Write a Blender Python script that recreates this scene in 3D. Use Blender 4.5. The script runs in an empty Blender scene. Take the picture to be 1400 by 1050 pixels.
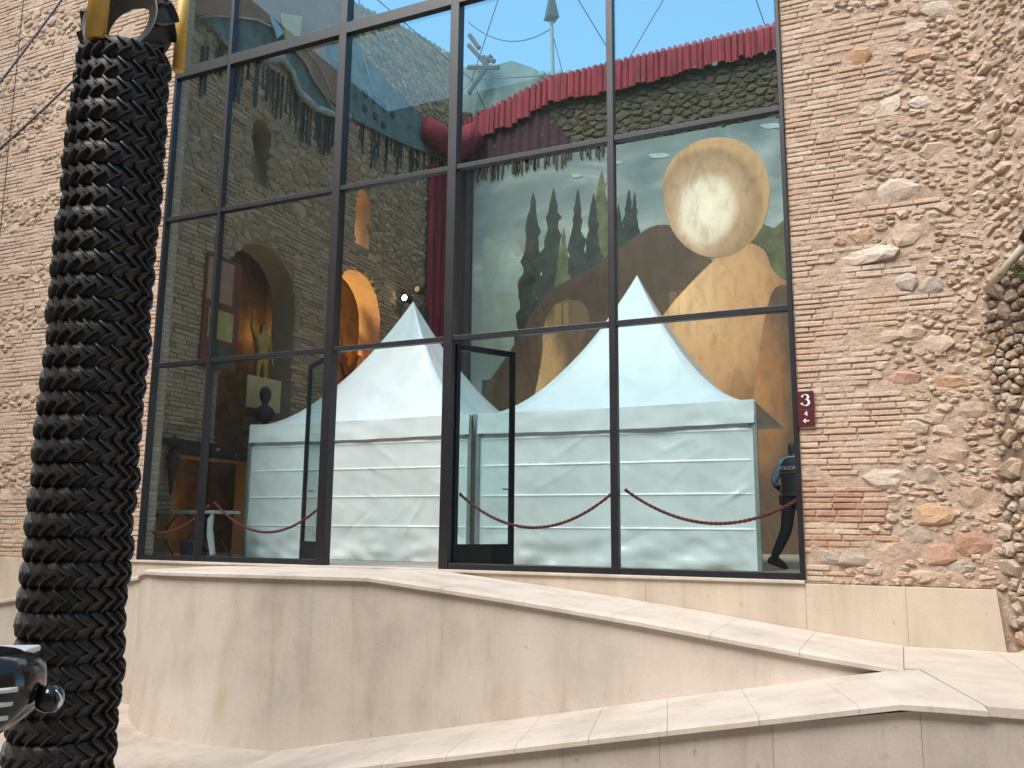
import bpy, bmesh, math, random
from math import sin, cos, tan, atan, pi, radians, sqrt
from mathutils import Vector, Matrix, noise, Euler
random.seed(7)
S = bpy.context.scene
COL = S.collection
# ------------------------------------------------------------------ camera
F = 1173.0
PITCH = atan(F / 6925); ROLL = atan(65 / 6925); YAW = radians(24.2)
CAM = Vector((0, -9.5, 0.5))
FW = Vector((-sin(YAW) * cos(PITCH), cos(YAW) * cos(PITCH), sin(PITCH)))
_R = Vector((cos(YAW), sin(YAW), 0)); _U = _R.cross(FW)
RI = _R * cos(ROLL) + _U * sin(ROLL); UP = _U * cos(ROLL) - _R * sin(ROLL)
cd = bpy.data.cameras.new('camera'); cam = bpy.data.objects.new('camera', cd); COL.objects.link(cam)
cd.sensor_width = 36; cd.lens = F / 1400 * 36; cd.clip_start = 0.05; cd.clip_end = 500
m3 = Matrix((RI, UP, -FW)).transposed()
cam.matrix_world = Matrix.Translation(CAM) @ m3.to_4x4()
S.camera = cam
# ------------------------------------------------------------------ light
SUN_EL, SUN_AZ = 55, 200
W = bpy.data.worlds.new('World'); S.world = W; W.use_nodes = True
nt = W.node_tree; bg = nt.nodes['Background']
sky = nt.nodes.new('ShaderNodeTexSky'); sky.sky_type = 'NISHITA'; sky.sun_disc = False
sky.sun_elevation = radians(SUN_EL); sky.sun_rotation = radians(SUN_AZ); sky.altitude = 50
sky.air_density = 1.0; sky.dust_density = 0.8; sky.ozone_density = 0.4
tint = nt.nodes.new('ShaderNodeMix'); tint.data_type = 'RGBA'; tint.blend_type = 'MULTIPLY'; tint.inputs[0].default_value = 1
tint.inputs[7].default_value = (.78, 1.06, 1.0, 1); nt.links.new(sky.outputs[0], tint.inputs[6])
nt.links.new(tint.outputs[2], bg.inputs[0]); bg.inputs[1].default_value = 0.14
sl = bpy.data.lights.new('sun', 'SUN'); sun = bpy.data.objects.new('sun', sl); COL.objects.link(sun)
sl.energy = 2.7; sl.angle = radians(42); sl.color = (1.0, 0.90, 0.83)
sd = Vector((sin(radians(SUN_AZ)) * cos(radians(SUN_EL)), cos(radians(SUN_AZ)) * cos(radians(SUN_EL)), sin(radians(SUN_EL))))
sun.rotation_euler = sd.to_track_quat('Z', 'Y').to_euler(); sun.location = (0, -20, 30)
S.view_settings.view_transform = 'Standard'; S.view_settings.look = 'None'
S.view_settings.exposure = 1.25; S.view_settings.gamma = 1; S.view_settings.use_curve_mapping = False
S.render.engine = 'CYCLES'
S.cycles.max_bounces = 8; S.cycles.transparent_max_bounces = 16
S.cycles.sample_clamp_indirect = 4

# ------------------------------------------------------------------ helpers
def ray(px, py): return FW + RI * ((px - 700) / F) - UP * ((py - 525) / F)
def onY(px, py, Y):
    r = ray(px, py); return CAM + r * ((Y - CAM.y) / r.y)
def onX(px, py, X):
    r = ray(px, py); return CAM + r * ((X - CAM.x) / r.x)
def onZ(px, py, Z):
    r = ray(px, py); return CAM + r * ((Z - CAM.z) / r.z)

def setup(o, label=None, cat=None, group=None, kind=None):
    if label: o['label'] = label
    if cat: o['category'] = cat
    if group: o['group'] = group
    if kind: o['kind'] = kind
    return o
def empty(name, label, cat, loc=(0, 0, 0), rot=(0, 0, 0), group=None):
    o = bpy.data.objects.new(name, None); COL.objects.link(o)
    o.location = loc; o.rotation_euler = rot; o.empty_display_size = 0.2
    return setup(o, label, cat, group)
def link(name, me, mat=None, parent=None, smooth=False, loc=None, rot=None, scale=None):
    if isinstance(me, bmesh.types.BMesh):
        b = me; me = bpy.data.meshes.new(name); b.to_mesh(me); b.free()
    o = bpy.data.objects.new(name, me); COL.objects.link(o)
    if mat and not me.materials: me.materials.append(mat)
    if smooth: me.polygons.foreach_set('use_smooth', [True] * len(me.polygons))
    if parent: o.parent = parent
    if loc is not None: o.location = loc
    if rot is not None: o.rotation_euler = rot
    if scale is not None: o.scale = scale
    return o
def box(bm, x0, x1, y0, y1, z0, z1, M=None):
    v = [Vector((x, y, z)) for x in (x0, x1) for y in (y0, y1) for z in (z0, z1)]
    if M: v = [M @ p for p in v]
    v = [bm.verts.new(p) for p in v]
    for f in ((0, 1, 3, 2), (4, 6, 7, 5), (0, 4, 5, 1), (2, 3, 7, 6), (0, 2, 6, 4), (1, 5, 7, 3)):
        bm.faces.new([v[i] for i in f])
    return bm
def bevel(bm, w, seg=2):
    bmesh.ops.bevel(bm, geom=bm.edges[:], offset=w, segments=seg, affect='EDGES', profile=0.5)
    return bm
def bx(x0, x1, y0, y1, z0, z1, bev=0, seg=2):
    bm = bmesh.new(); box(bm, min(x0, x1), max(x0, x1), min(y0, y1), max(y0, y1), min(z0, z1), max(z0, z1))
    bmesh.ops.recalc_face_normals(bm, faces=bm.faces)
    if bev: bevel(bm, bev, seg)
    return bm
def tube(bm, pts, r, n=8, cap=True):
    pts = [Vector(p) for p in pts]; rings = []
    rs = r if isinstance(r, (list, tuple)) else [r] * len(pts)
    prev = None
    for i, p in enumerate(pts):
        t = (pts[min(i + 1, len(pts) - 1)] - pts[max(i - 1, 0)]).normalized()
        if prev is None: a = t.cross(Vector((0, 0, 1)) if abs(t.z) < .9 else Vector((1, 0, 0))).normalized()
        else: a = (prev - t * prev.dot(t)).normalized()
        prev = a; b = t.cross(a)
        rings.append([bm.verts.new(p + (a * cos(2 * pi * k / n) + b * sin(2 * pi * k / n)) * rs[i]) for k in range(n)])
    for i in range(len(rings) - 1):
        for k in range(n):
            bm.faces.new((rings[i][k], rings[i][(k + 1) % n], rings[i + 1][(k + 1) % n], rings[i + 1][k]))
    if cap:
        bm.faces.new(rings[0][::-1]); bm.faces.new(rings[-1])
    return bm
def lathe(bm, prof, n=24, M=None):
    rings = []
    for r, z in prof:
        ring = []
        for k in range(n):
            p = Vector((r * cos(2 * pi * k / n), r * sin(2 * pi * k / n), z))
            ring.append(bm.verts.new(M @ p if M else p))
        rings.append(ring)
    for i in range(len(rings) - 1):
        for k in range(n):
            bm.faces.new((rings[i][k], rings[i][(k + 1) % n], rings[i + 1][(k + 1) % n], rings[i + 1][k]))
    if prof[0][0] > 0.0005: bm.faces.new(rings[0][::-1])
    if prof[-1][0] > 0.0005: bm.faces.new(rings[-1])
    bmesh.ops.recalc_face_normals(bm, faces=bm.faces)
    return bm
def prism(bm, pts, d):
    """closed 3D polygon pts (list of Vector) extruded along vector d"""
    a = [bm.verts.new(p) for p in pts]; b = [bm.verts.new(p + d) for p in pts]
    bm.faces.new(a); bm.faces.new(b[::-1]); n = len(a)
    for i in range(n): bm.faces.new((a[i], b[i], b[(i + 1) % n], a[(i + 1) % n]))
    bmesh.ops.recalc_face_normals(bm, faces=bm.faces)
    return bm
def slab(outlines, thick):
    """2D outlines (first outer, others holes) -> mesh in local XY, thickness along Z 0..thick"""
    cu = bpy.data.curves.new('tmp', 'CURVE'); cu.dimensions = '2D'; cu.fill_mode = 'BOTH'; cu.extrude = thick / 2
    for ol in outlines:
        sp = cu.splines.new('POLY'); sp.points.add(len(ol) - 1)
        for i, (x, y) in enumerate(ol): sp.points[i].co = (x, y, 0, 1)
        sp.use_cyclic_u = True
    o = bpy.data.objects.new('tmp', cu); COL.objects.link(o)
    bpy.context.view_layer.update()
    me = bpy.data.meshes.new_from_object(o.evaluated_get(bpy.context.evaluated_depsgraph_get()))
    bpy.data.objects.remove(o); bpy.data.curves.remove(cu)
    me.transform(Matrix.Translation((0, 0, thick / 2)))
    return me
def text_mesh(s, size, ext=0.001):
    cu = bpy.data.curves.new('tmp', 'FONT'); cu.body = s; cu.size = size; cu.extrude = ext
    cu.align_x = 'CENTER'; cu.align_y = 'CENTER'
    o = bpy.data.objects.new('tmp', cu); COL.objects.link(o); bpy.context.view_layer.update()
    me = bpy.data.meshes.new_from_object(o.evaluated_get(bpy.context.evaluated_depsgraph_get()))
    bpy.data.objects.remove(o); bpy.data.curves.remove(cu)
    return me

# ------------------------------------------------------------------ materials
def mk(name):
    m = bpy.data.materials.new(name); m.use_nodes = True
    nt = m.node_tree; return m, nt, nt.nodes['Principled BSDF']
def nd(nt, t, **kw):
    n = nt.nodes.new(t)
    for k, v in kw.items():
        if hasattr(n, k): setattr(n, k, v)
        else: n.inputs[k].default_value = v
    return n
def ramp(nt, stops):
    r = nt.nodes.new('ShaderNodeValToRGB'); e = r.color_ramp.elements
    while len(e) > 1: e.remove(e[0])
    e[0].position = stops[0][0]; e[0].color = (*stops[0][1], 1)
    for p, c in stops[1:]:
        x = e.new(p); x.color = (*c, 1)
    return r
def sc(c, k): return tuple(x * k for x in c)
def mix(nt, fac, a, b, mode='MIX'):
    n = nt.nodes.new('ShaderNodeMix'); n.data_type = 'RGBA'; n.blend_type = mode
    for i, v in ((0, fac), (6, a), (7, b)):
        if isinstance(v, (int, float)): n.inputs[i].default_value = v
        elif isinstance(v, tuple): n.inputs[i].default_value = (*v, 1)
        else: nt.links.new(v, n.inputs[i])
    return n.outputs[2]
def plain(name, c, rough=0.6, metal=0, var=0.15, scale=6, bump=0.0, bscale=60, spec=0.5, stretch=None):
    m, nt, p = mk(name); L = nt.links.new
    tc = nd(nt, 'ShaderNodeTexCoord'); mp = nd(nt, 'ShaderNodeMapping'); L(tc.outputs['Object'], mp.inputs[0])
    if stretch: mp.inputs['Scale'].default_value = stretch
    n = nd(nt, 'ShaderNodeTexNoise', Scale=scale, Detail=6.0, Roughness=0.6); L(mp.outputs[0], n.inputs[0])
    r = ramp(nt, [(0.3, sc(c, 1 - var)), (0.7, tuple(min(1, x) for x in sc(c, 1 + var)))]); L(n.outputs[0], r.inputs[0])
    L(r.outputs[0], p.inputs['Base Color']); p.inputs['Roughness'].default_value = rough
    p.inputs['Metallic'].default_value = metal; p.inputs['Specular IOR Level'].default_value = spec
    if bump:
        n2 = nd(nt, 'ShaderNodeTexNoise', Scale=bscale, Detail=5.0); L(tc.outputs['Object'], n2.inputs[0])
        b = nd(nt, 'ShaderNodeBump', Strength=bump, Distance=0.01); L(n2.outputs[0], b.inputs['Height']); L(b.outputs[0], p.inputs['Normal'])
    return m
def masonry(name, cols, mort, blotch=0.5, bump=0.7):
    """random colour per piece + world-space smears of mortar colour + fine relief"""
    m, nt, p = mk(name); L = nt.links.new
    oi = nd(nt, 'ShaderNodeObjectInfo'); ge = nd(nt, 'ShaderNodeNewGeometry')
    ad = nd(nt, 'ShaderNodeMath', operation='ADD'); L(oi.outputs['Random'], ad.inputs[0]); L(ge.outputs['Random Per Island'], ad.inputs[1])
    fr = nd(nt, 'ShaderNodeMath', operation='FRACT'); L(ad.outputs[0], fr.inputs[0])
    k = len(cols); r = ramp(nt, [(i / k, c) for i, c in enumerate(cols)]); r.color_ramp.interpolation = 'LINEAR'
    L(fr.outputs[0], r.inputs[0])
    n1 = nd(nt, 'ShaderNodeTexNoise', Scale=2.2, Detail=8.0, Roughness=0.65); L(ge.outputs['Position'], n1.inputs[0])
    r1 = ramp(nt, [(0.42, (0, 0, 0)), (0.62, (1, 1, 1))]); L(n1.outputs[0], r1.inputs[0])
    mu = nd(nt, 'ShaderNodeMath', operation='MULTIPLY'); L(r1.outputs[0], mu.inputs[0]); mu.inputs[1].default_value = blotch
    c1 = mix(nt, mu.outputs[0], r.outputs[0], mort)
    n2 = nd(nt, 'ShaderNodeTexNoise', Scale=28.0, Detail=8.0, Roughness=0.7); L(ge.outputs['Position'], n2.inputs[0])
    r2 = ramp(nt, [(0.25, (0.6, 0.57, 0.55)), (0.5, (1, 1, 1)), (0.8, (1.25, 1.22, 1.2))]); L(n2.outputs[0], r2.inputs[0])
    c2 = mix(nt, 0.9, c1, r2.outputs[0], 'MULTIPLY')
    L(c2, p.inputs['Base Color']); p.inputs['Roughness'].default_value = 0.92; p.inputs['Specular IOR Level'].default_value = 0.15
    n3 = nd(nt, 'ShaderNodeTexNoise', Scale=38.0, Detail=9.0, Roughness=0.7); L(ge.outputs['Position'], n3.inputs[0])
    b = nd(nt, 'ShaderNodeBump', Strength=bump, Distance=0.02); L(n3.outputs[0], b.inputs['Height']); L(b.outputs[0], p.inputs['Normal'])
    return m
MORT = (0.52, 0.395, 0.305)
M_brick = masonry('brick_clay', [(0.49, .355, .265), (.52, .385, .295), (.47, .325, .24), (.53, .41, .315), (.49, .34, .25), (.56, .455, .365)], MORT, 0.75)
M_redbrick = masonry('red_brick_clay', [(0.40, .22, .15), (.44, .26, .18), (.37, .20, .14), (.45, .30, .21)], MORT, 0.45)
M_stone = masonry('rubble_stone', [(0.48, .38, .29), (.44, .32, .23), (.40, .33, .26), (.48, .36, .26), (.53, .45, .36), (.42, .29, .21), (.47, .36, .27)], MORT, 0.7)
M_paleStone = masonry('pale_stone', [(0.54, .46, .38), (.48, .42, .35), (.56, .49, .41)], MORT, 0.5)
M_orangeStone = masonry('orange_stone', [(0.45, .28, .16), (.48, .31, .19)], MORT, 0.45)
M_greyStone = masonry('grey_stone', [(0.38, .33, .28), (.42, .36, .30)], MORT, 0.4)
M_oldStone = masonry('weathered_stone', [(0.48, .40, .31), (.42, .33, .26), (.54, .45, .36), (.48, .33, .22), (.40, .33, .26)], (.25, .20, .15), 0.35)
M_mortar = masonry('lime_mortar', [MORT, sc(MORT, .93), sc(MORT, 1.05)], (.36, .25, .17), 0.5, 1.0)
M_oldMortar = masonry('dark_old_mortar', [(.30, .23, .17), (.25, .19, .14)], (.16, .13, .10), .7, 1.0)
def moss_stain(m, zlo, zhi, dark):
    """grime and lichen growing on the upper part of the buttress"""
    nt = m.node_tree; L = nt.links.new; p = nt.nodes['Principled BSDF']; src = p.inputs['Base Color'].links[0].from_socket
    ge = nd(nt, 'ShaderNodeNewGeometry'); sx = nd(nt, 'ShaderNodeSeparateXYZ'); L(ge.outputs['Position'], sx.inputs[0])
    n = nd(nt, 'ShaderNodeTexNoise', Scale=5.0, Detail=6.0, Roughness=.7); L(ge.outputs['Position'], n.inputs[0])
    mr = nd(nt, 'ShaderNodeMapRange'); L(sx.outputs[2], mr.inputs[0]); mr.inputs[1].default_value = zlo; mr.inputs[2].default_value = zhi
    a = nd(nt, 'ShaderNodeMath', operation='ADD'); L(mr.outputs[0], a.inputs[0]); L(n.outputs[0], a.inputs[1])
    r = ramp(nt, [(.0, (0, 0, 0)), (.8, (0, 0, 0)), (1.0, (1, 1, 1))]); L(a.outputs[0], r.inputs[0])
    L(mix(nt, r.outputs[0], src, mix(nt, 1.0, src, dark, 'MULTIPLY')), p.inputs['Base Color'])
moss_stain(M_oldMortar, 1.4, 2.6, (.35, .33, .28)); moss_stain(M_oldStone, 1.8, 3.2, (.55, .53, .5))
IN = (0.50, .345, .215)
M_inBrick = masonry('stage_brick', [IN, sc(IN, .8), sc(IN, 1.2), (.25, .17, .11), sc(IN, 1.0)], sc(IN, .9), 0.6)
M_inStone = masonry('stage_stone', [sc(IN, 1.2), sc(IN, .75), (.27, .23, .17), sc(IN, .95)], sc(IN, .85), 0.6)
M_topStone = masonry('upper_stage_stone', [(.085, .068, .042), (.07, .058, .036), (.10, .08, .052)], (.08, .065, .04), .7)
M_topMortar = masonry('upper_stage_mortar', [(.09, .072, .045)], (.06, .05, .03), .6, 1.0)
M_inMortar = masonry('stage_mortar', [sc(IN, .85), sc(IN, .8)], sc(IN, .65), 0.6, 1.0)

def concrete(name, c, dirt=0.35, joint=None, k=1.0):
    m, nt, p = mk(name); L = nt.links.new
    ge = nd(nt, 'ShaderNodeNewGeometry')
    def nz(scale, st=(1, 1, 1), det=6.0, ro=0.6):
        mp = nd(nt, 'ShaderNodeMapping'); L(ge.outputs['Position'], mp.inputs[0]); mp.inputs['Scale'].default_value = st
        n = nd(nt, 'ShaderNodeTexNoise', Scale=scale, Detail=det, Roughness=ro); L(mp.outputs[0], n.inputs[0]); return n.outputs[0]
    a = ramp(nt, [(0.3, sc(c, .84)), (0.5, c), (0.72, sc(c, 1.08))]); L(nz(1.3, det=8.0), a.inputs[0])
    st = ramp(nt, [(0.35, (1 - dirt, (1 - dirt) * .97, (1 - dirt) * .92)), (0.52, (1, 1, 1))]); L(nz(2.6, (1, 1, .3), 7.0), st.inputs[0])
    c0 = mix(nt, 0.5, a.outputs[0], st.outputs[0], 'MULTIPLY')
    s2 = ramp(nt, [(0.3, (1 - dirt, (1 - dirt) * .96, (1 - dirt) * .9)), (0.46, (1, 1, 1)), (.66, (1, 1, 1)), (.75, (1.1, 1.09, 1.07))]); L(nz(9, (1, 1, .07), 6.0, .65), s2.inputs[0])
    c1 = mix(nt, 0.45, c0, s2.outputs[0], 'MULTIPLY')
    if joint:
        for (cx_, cz_, rx_, rz_, cc, am) in joint:
            mp = nd(nt, 'ShaderNodeMapping', vector_type='TEXTURE'); L(ge.outputs['Position'], mp.inputs[0]); mp.inputs['Location'].default_value = (cx_, -1.6, cz_); mp.inputs['Scale'].default_value = (rx_, 5, rz_)
            ln = nd(nt, 'ShaderNodeVectorMath', operation='LENGTH'); L(mp.outputs[0], ln.inputs[0])
            ad = nd(nt, 'ShaderNodeMath', operation='ADD'); L(ln.outputs[1], ad.inputs[0]); L(nz(6, (1, 1, .2), 6.0), ad.inputs[1])
            rr_ = ramp(nt, [(.55, (am, am, am)), (1.35, (0, 0, 0))]); L(ad.outputs[0], rr_.inputs[0])
            c1 = mix(nt, rr_.outputs[0], c1, cc)
    sp = ramp(nt, [(0.24, (.45, .41, .36)), (0.33, (1, 1, 1))]); L(nz(17, (1, 1, .6), 3.0), sp.inputs[0])
    c2 = mix(nt, 0.5, c1, sp.outputs[0], 'MULTIPLY')
    f = ramp(nt, [(0.3, (.93, .93, .93)), (0.7, (1.05, 1.05, 1.05))]); L(nz(60, det=5.0), f.inputs[0])
    c3 = mix(nt, 1.0, c2, f.outputs[0], 'MULTIPLY')
    L(c3, p.inputs['Base Color']); p.inputs['Roughness'].default_value = 0.75; p.inputs['Specular IOR Level'].default_value = 0.3
    b = nd(nt, 'ShaderNodeBump', Strength=0.25, Distance=0.01); L(nz(9, det=9.0), b.inputs['Height']); L(b.outputs[0], p.inputs['Normal'])
    return m
M_face = concrete('cast_stone_face', (0.52, .455, .39), .2, [(-7.05, -1.45, .22, .55, (.40, .36, .19), .75), (-6.6, -.35, .35, .5, (.36, .30, .25), .6), (-6.4, -1.2, .10, .9, (.37, .31, .26), .5), (-4.3, -.9, .3, .35, (.40, .35, .29), .5), (-2.9, -.75, .25, .3, (.41, .36, .30), .4)])
M_cope = concrete('pale_coping_stone', (0.51, .445, .385), .2)
M_plinth = concrete('cream_plinth_stone', (0.52, .44, .35), .2)
M_lowface = concrete('grey_cast_stone', (0.44, .385, .34), .2)
M_ground = concrete('courtyard_paving', (0.45, .39, .33), .3)
M_floor = plain('stage_floor', (.30, .26, .21), .45, var=.25, scale=3)
M_steel = plain('dark_painted_steel', (.010, .0095, .013), .42, var=.3, scale=8, bump=.05)
M_rubber = plain('tyre_rubber', (.012, .0102, .0094), .5, var=.5, scale=7, bump=.3, bscale=50, spec=.55)
M_rope = plain('red_rope', (.16, .02, .025), .8, bump=.4, bscale=200)
M_yellow = plain('yellow_paint', (.55, .33, .06), .5, var=.12, bump=.1)
M_metal = plain('brushed_metal', (.5, .5, .48), .35, metal=1)
M_alu = plain('tent_aluminium', (.42, .43, .43), .45, metal=.8)
M_chrome = plain('chrome', (.75, .75, .77), .12, metal=1, var=.03)
M_carpaint = plain('black_gloss_paint', (.008, .008, .009), .12, var=.2)
M_trim = plain('silver_trim', (.6, .6, .58), .5, metal=.1, var=.06)
M_iron = plain('black_iron', (.02, .018, .016), .6, bump=.2)
M_maroon = plain('maroon_sign', (.075, .008, .014), .4, var=.05)
M_white = plain('white_letter', (.8, .8, .78), .5, var=.03)
M_redcloth = plain('red_velvet', (.20, .014, .024), .85, var=.5, scale=2.5, bump=.3, bscale=20, stretch=(3, 3, .5))
M_darkred = plain('dark_recess_maroon', (.04, .008, .014), .9)  # dimness of the opening under the valance, put into the colour
M_tile = plain('roof_tile_sky_teal', (.10, .13, .12), .8, var=.3)  # dark roof tiles, teal of the reflected sky put into their colour
M_tealwall = plain('weathered_render_sky_teal', (.10, .135, .125), .9, var=.35, scale=2, bump=.4, bscale=10, stretch=(1, 1, .3))  # teal is the sky reflection over the dark parapet, painted into the colour
M_terra = plain('terracotta_relief', (.30, .145, .085), .8, var=.25, scale=1.6, bump=.2, bscale=12)
M_tealcrust = plain('teal_crust', (.12, .16, .145), .9, var=.5, scale=2.5, bump=.6, bscale=14)
M_crust = plain('pale_crust', (.36, .36, .31), .9, var=.3, scale=6, bump=.8, bscale=25)
M_drip = plain('dark_drip', (.055, .055, .045), .9)
M_cream = plain('cream_paint', (.50, .38, .17), .7, var=.05)
M_gold = plain('gilt_figure', (.42, .28, .06), .4, metal=.5, var=.3)
M_plaster = plain('plaster_figure', (.55, .48, .42), .7, var=.2)
M_wood = plain('dark_carved_wood', (.16, .07, .025), .7, var=.4, scale=9, bump=.6, bscale=20, stretch=(1, 1, .3))
M_leaf = plain('small_leaves', (.08, .12, .02), .6, var=.4)
M_plastic = plain('white_plastic', (.52, .55, .53), .4, var=.04)
M_skin = plain('skin', (.45, .25, .17), .6, var=.1)
M_hair = plain('hair', (.03, .02, .015), .6)
M_shirt = plain('light_blue_shirt', (.24, .30, .42), .8, var=.1)
M_navy = plain('navy_cloth', (.010, .012, .022), .75, var=.2)
M_grey = plain('light_grey_board', (.38, .42, .38), .6, var=.05)
M_pipe = plain('cream_pipe', (.42, .38, .28), .5, var=.08)

def tentcloth(name='tent_canvas'):
    m, nt, p = mk(name); L = nt.links.new
    tc = nd(nt, 'ShaderNodeTexCoord')
    mp = nd(nt, 'ShaderNodeMapping'); L(tc.outputs['Object'], mp.inputs[0]); mp.inputs['Rotation'].default_value = (0, .5, 0); mp.inputs['Scale'].default_value = (1.4, 1.4, .8)
    n = nd(nt, 'ShaderNodeTexNoise', Scale=2.2, Detail=4.0, Roughness=.5, Distortion=.6); L(mp.outputs[0], n.inputs[0])
    r = ramp(nt, [(0.3, (.74, .74, .74)), (0.7, (.82, .82, .81))]); L(n.outputs[0], r.inputs[0])
    L(r.outputs[0], p.inputs['Base Color']); p.inputs['Roughness'].default_value = 0.28; p.inputs['Specular IOR Level'].default_value = .6
    vo = nd(nt, 'ShaderNodeTexNoise', Scale=5.5, Detail=2.0, Roughness=.4, Distortion=2.2); L(mp.outputs[0], vo.inputs[0])
    rg = ramp(nt, [(.40, (0, 0, 0)), (.5, (1, 1, 1)), (.60, (0, 0, 0))]); L(vo.outputs[0], rg.inputs[0])
    b0 = nd(nt, 'ShaderNodeBump', Strength=.0, Distance=.02); L(rg.outputs[0], b0.inputs['Height'])
    b = nd(nt, 'ShaderNodeBump', Strength=.35, Distance=.05); L(n.outputs[0], b.inputs['Height']); L(b0.outputs[0], b.inputs['Normal']); L(b.outputs[0], p.inputs['Normal'])
    return m
M_tent = tentcloth()
def glassmat(name='tinted_glass'):
    m, nt, p = mk(name); L = nt.links.new; nt.nodes.remove(p)
    out = nt.nodes['Material Output']
    t = nd(nt, 'ShaderNodeBsdfTransparent'); t.inputs[0].default_value = (.88, .945, .95, 1)
    g = nd(nt, 'ShaderNodeBsdfGlossy', Roughness=0.0); g.inputs[0].default_value = (.9, 1, 1, 1)
    fr = nd(nt, 'ShaderNodeLayerWeight'); fr.inputs[0].default_value = .5
    pw = nd(nt, 'ShaderNodeMath', operation='POWER'); pw.inputs[1].default_value = 4.0; L(fr.outputs['Facing'], pw.inputs[0])
    mu = nd(nt, 'ShaderNodeMath', operation='MULTIPLY_ADD'); mu.inputs[1].default_value = .9; mu.inputs[2].default_value = .035; L(pw.outputs[0], mu.inputs[0])
    ms = nd(nt, 'ShaderNodeMixShader'); L(mu.outputs[0], ms.inputs[0]); L(t.outputs[0], ms.inputs[1]); L(g.outputs[0], ms.inputs[2])
    L(ms.outputs[0], out.inputs[0]); return m
M_glass = glassmat()
def emit(name, c, s):
    m, nt, p = mk(name); p.inputs['Base Color'].default_value = (*c, 1)
    p.inputs['Emission Color'].default_value = (*c, 1); p.inputs['Emission Strength'].default_value = s
    return m
M_lampOn = emit('lit_bulb', (1, .8, .5), 9)
M_amber = emit('lit_amber_window', (1, .6, .25), .5)

# ------------------------------------------------------------------ masonry builder
def brick_mesh(seed):
    rnd = random.Random(seed); bm = bmesh.new(); c = .055
    # unit brick: x -.5...5, z -.5...5, front face at y=-1, back y=0
    def ring(ins_x, ins_z, y, j):
        return [bm.verts.new((sx * (.5 - ins_x) + rnd.uniform(-j, j) * .4, y, sz * (.5 - ins_z) + rnd.uniform(-j, j) * 1.6)) for sx, sz in ((-1, -1), (1, -1), (1, 1), (-1, 1))]
    a = ring(0, 0, 0, 0); b = ring(0.005, 0.02, -.72, .05); d = ring(.03, .16, -1, .05)
    for p, q in ((a, b), (b, d)):
        for i in range(4): bm.faces.new((p[i], p[(i + 1) % 4], q[(i + 1) % 4], q[i]))
    bm.faces.new(d)
    me = bpy.data.meshes.new('brick'); bm.to_mesh(me); bm.free()
    return me
BR = [brick_mesh(i) for i in range(12)]
def clip(poly, p, q):
    """keep the part of poly nearer to p than q"""
    mx, my = (p[0] + q[0]) / 2, (p[1] + q[1]) / 2; dx, dy = q[0] - p[0], q[1] - p[1]
    out = []; n = len(poly)
    for i in range(n):
        a, b = poly[i], poly[(i + 1) % n]
        da = (a[0] - mx) * dx + (a[1] - my) * dy; db = (b[0] - mx) * dx + (b[1] - my) * dy
        if da <= 0: out.append(a)
        if (da < 0 < db) or (db < 0 < da):
            t = da / (da - db); out.append((a[0] + (b[0] - a[0]) * t, a[1] + (b[1] - a[1]) * t))
    return out
def stone_cells(seeds, st, gap):
    """voronoi cells (u stretched by st) shrunk by gap"""
    sd_ = [(u / st, v) for u, v, r in seeds]; cells = []
    for i, (p, s) in enumerate(zip(sd_, seeds)):
        R = s[2] * 1.25
        poly = [(p[0] + R * cos(a), p[1] + R * sin(a)) for a in [k * pi / 5 + random.uniform(-.2, .2) for k in range(10)]]
        for j, q in enumerate(sd_):
            if i != j and abs(q[0] - p[0]) < 2 * R and abs(q[1] - p[1]) < 2 * R: poly = clip(poly, p, q)
            if len(poly) < 3: break
        if len(poly) < 4: continue
        cu = sum(a[0] for a in poly) / len(poly); cv = sum(a[1] for a in poly) / len(poly)
        k = 1 - gap / max(.02, s[2])
        cells.append([((cu + (a - cu) * k) * st, cv + (b - cv) * k) for a, b in poly])
    return cells
def stone_mesh(cell, h, rnd):
    cu = sum(a[0] for a in cell) / len(cell); cv = sum(a[1] for a in cell) / len(cell)
    bm = bmesh.new(); rings = []
    n = len(cell); tilt = (rnd.uniform(-.5, .5), rnd.uniform(-.5, .5))
    for k, y in ((1.0, 0), (.95, -.5), (.62, -.95)):
        ring = []
        for i, (a, b) in enumerate(cell):
            j = 0 if k == 1 else (.05 if k > .9 else .14)
            x = (a - cu) * (k + rnd.uniform(-j, j)); z = (b - cv) * (k + rnd.uniform(-j, j))
            d = h * (-y) * (1 + rnd.uniform(-.32, .32)) + (0 if k == 1 else (tilt[0] * x + tilt[1] * z) * .35)
            ring.append(bm.verts.new((x, .03 if k == 1 else -max(.001, d), z)))
        rings.append(ring)
    for p, q in zip(rings, rings[1:]):
        for i in range(n): bm.faces.new((p[i], p[(i + 1) % n], q[(i + 1) % n], q[i]))
    c = bm.verts.new((rnd.uniform(-.01, .01), -h * rnd.uniform(.9, 1.15), rnd.uniform(-.01, .01)))
    for i in range(n): bm.faces.new((rings[-1][i], rings[-1][(i + 1) % n], c))
    bmesh.ops.recalc_face_normals(bm, faces=bm.faces)
    me = bpy.data.meshes.new('stone'); bm.to_mesh(me); bm.free()
    return me, cu, cv
def join_stuff(name, items, parent, mat):
    """items: (mesh, matrix)"""
    V = []; Fs = []
    for me, M in items:
        o = len(V)
        V += [(M @ v.co)[:] for v in me.vertices]
        Fs += [[i + o for i in p.vertices] for p in me.polygons]
    me = bpy.data.meshes.new(name); me.from_pydata(V, [], Fs); me.materials.append(mat)
    ob = bpy.data.objects.new(name, me); COL.objects.link(ob); ob.parent = parent; ob['kind'] = 'stuff'
    return ob
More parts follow.
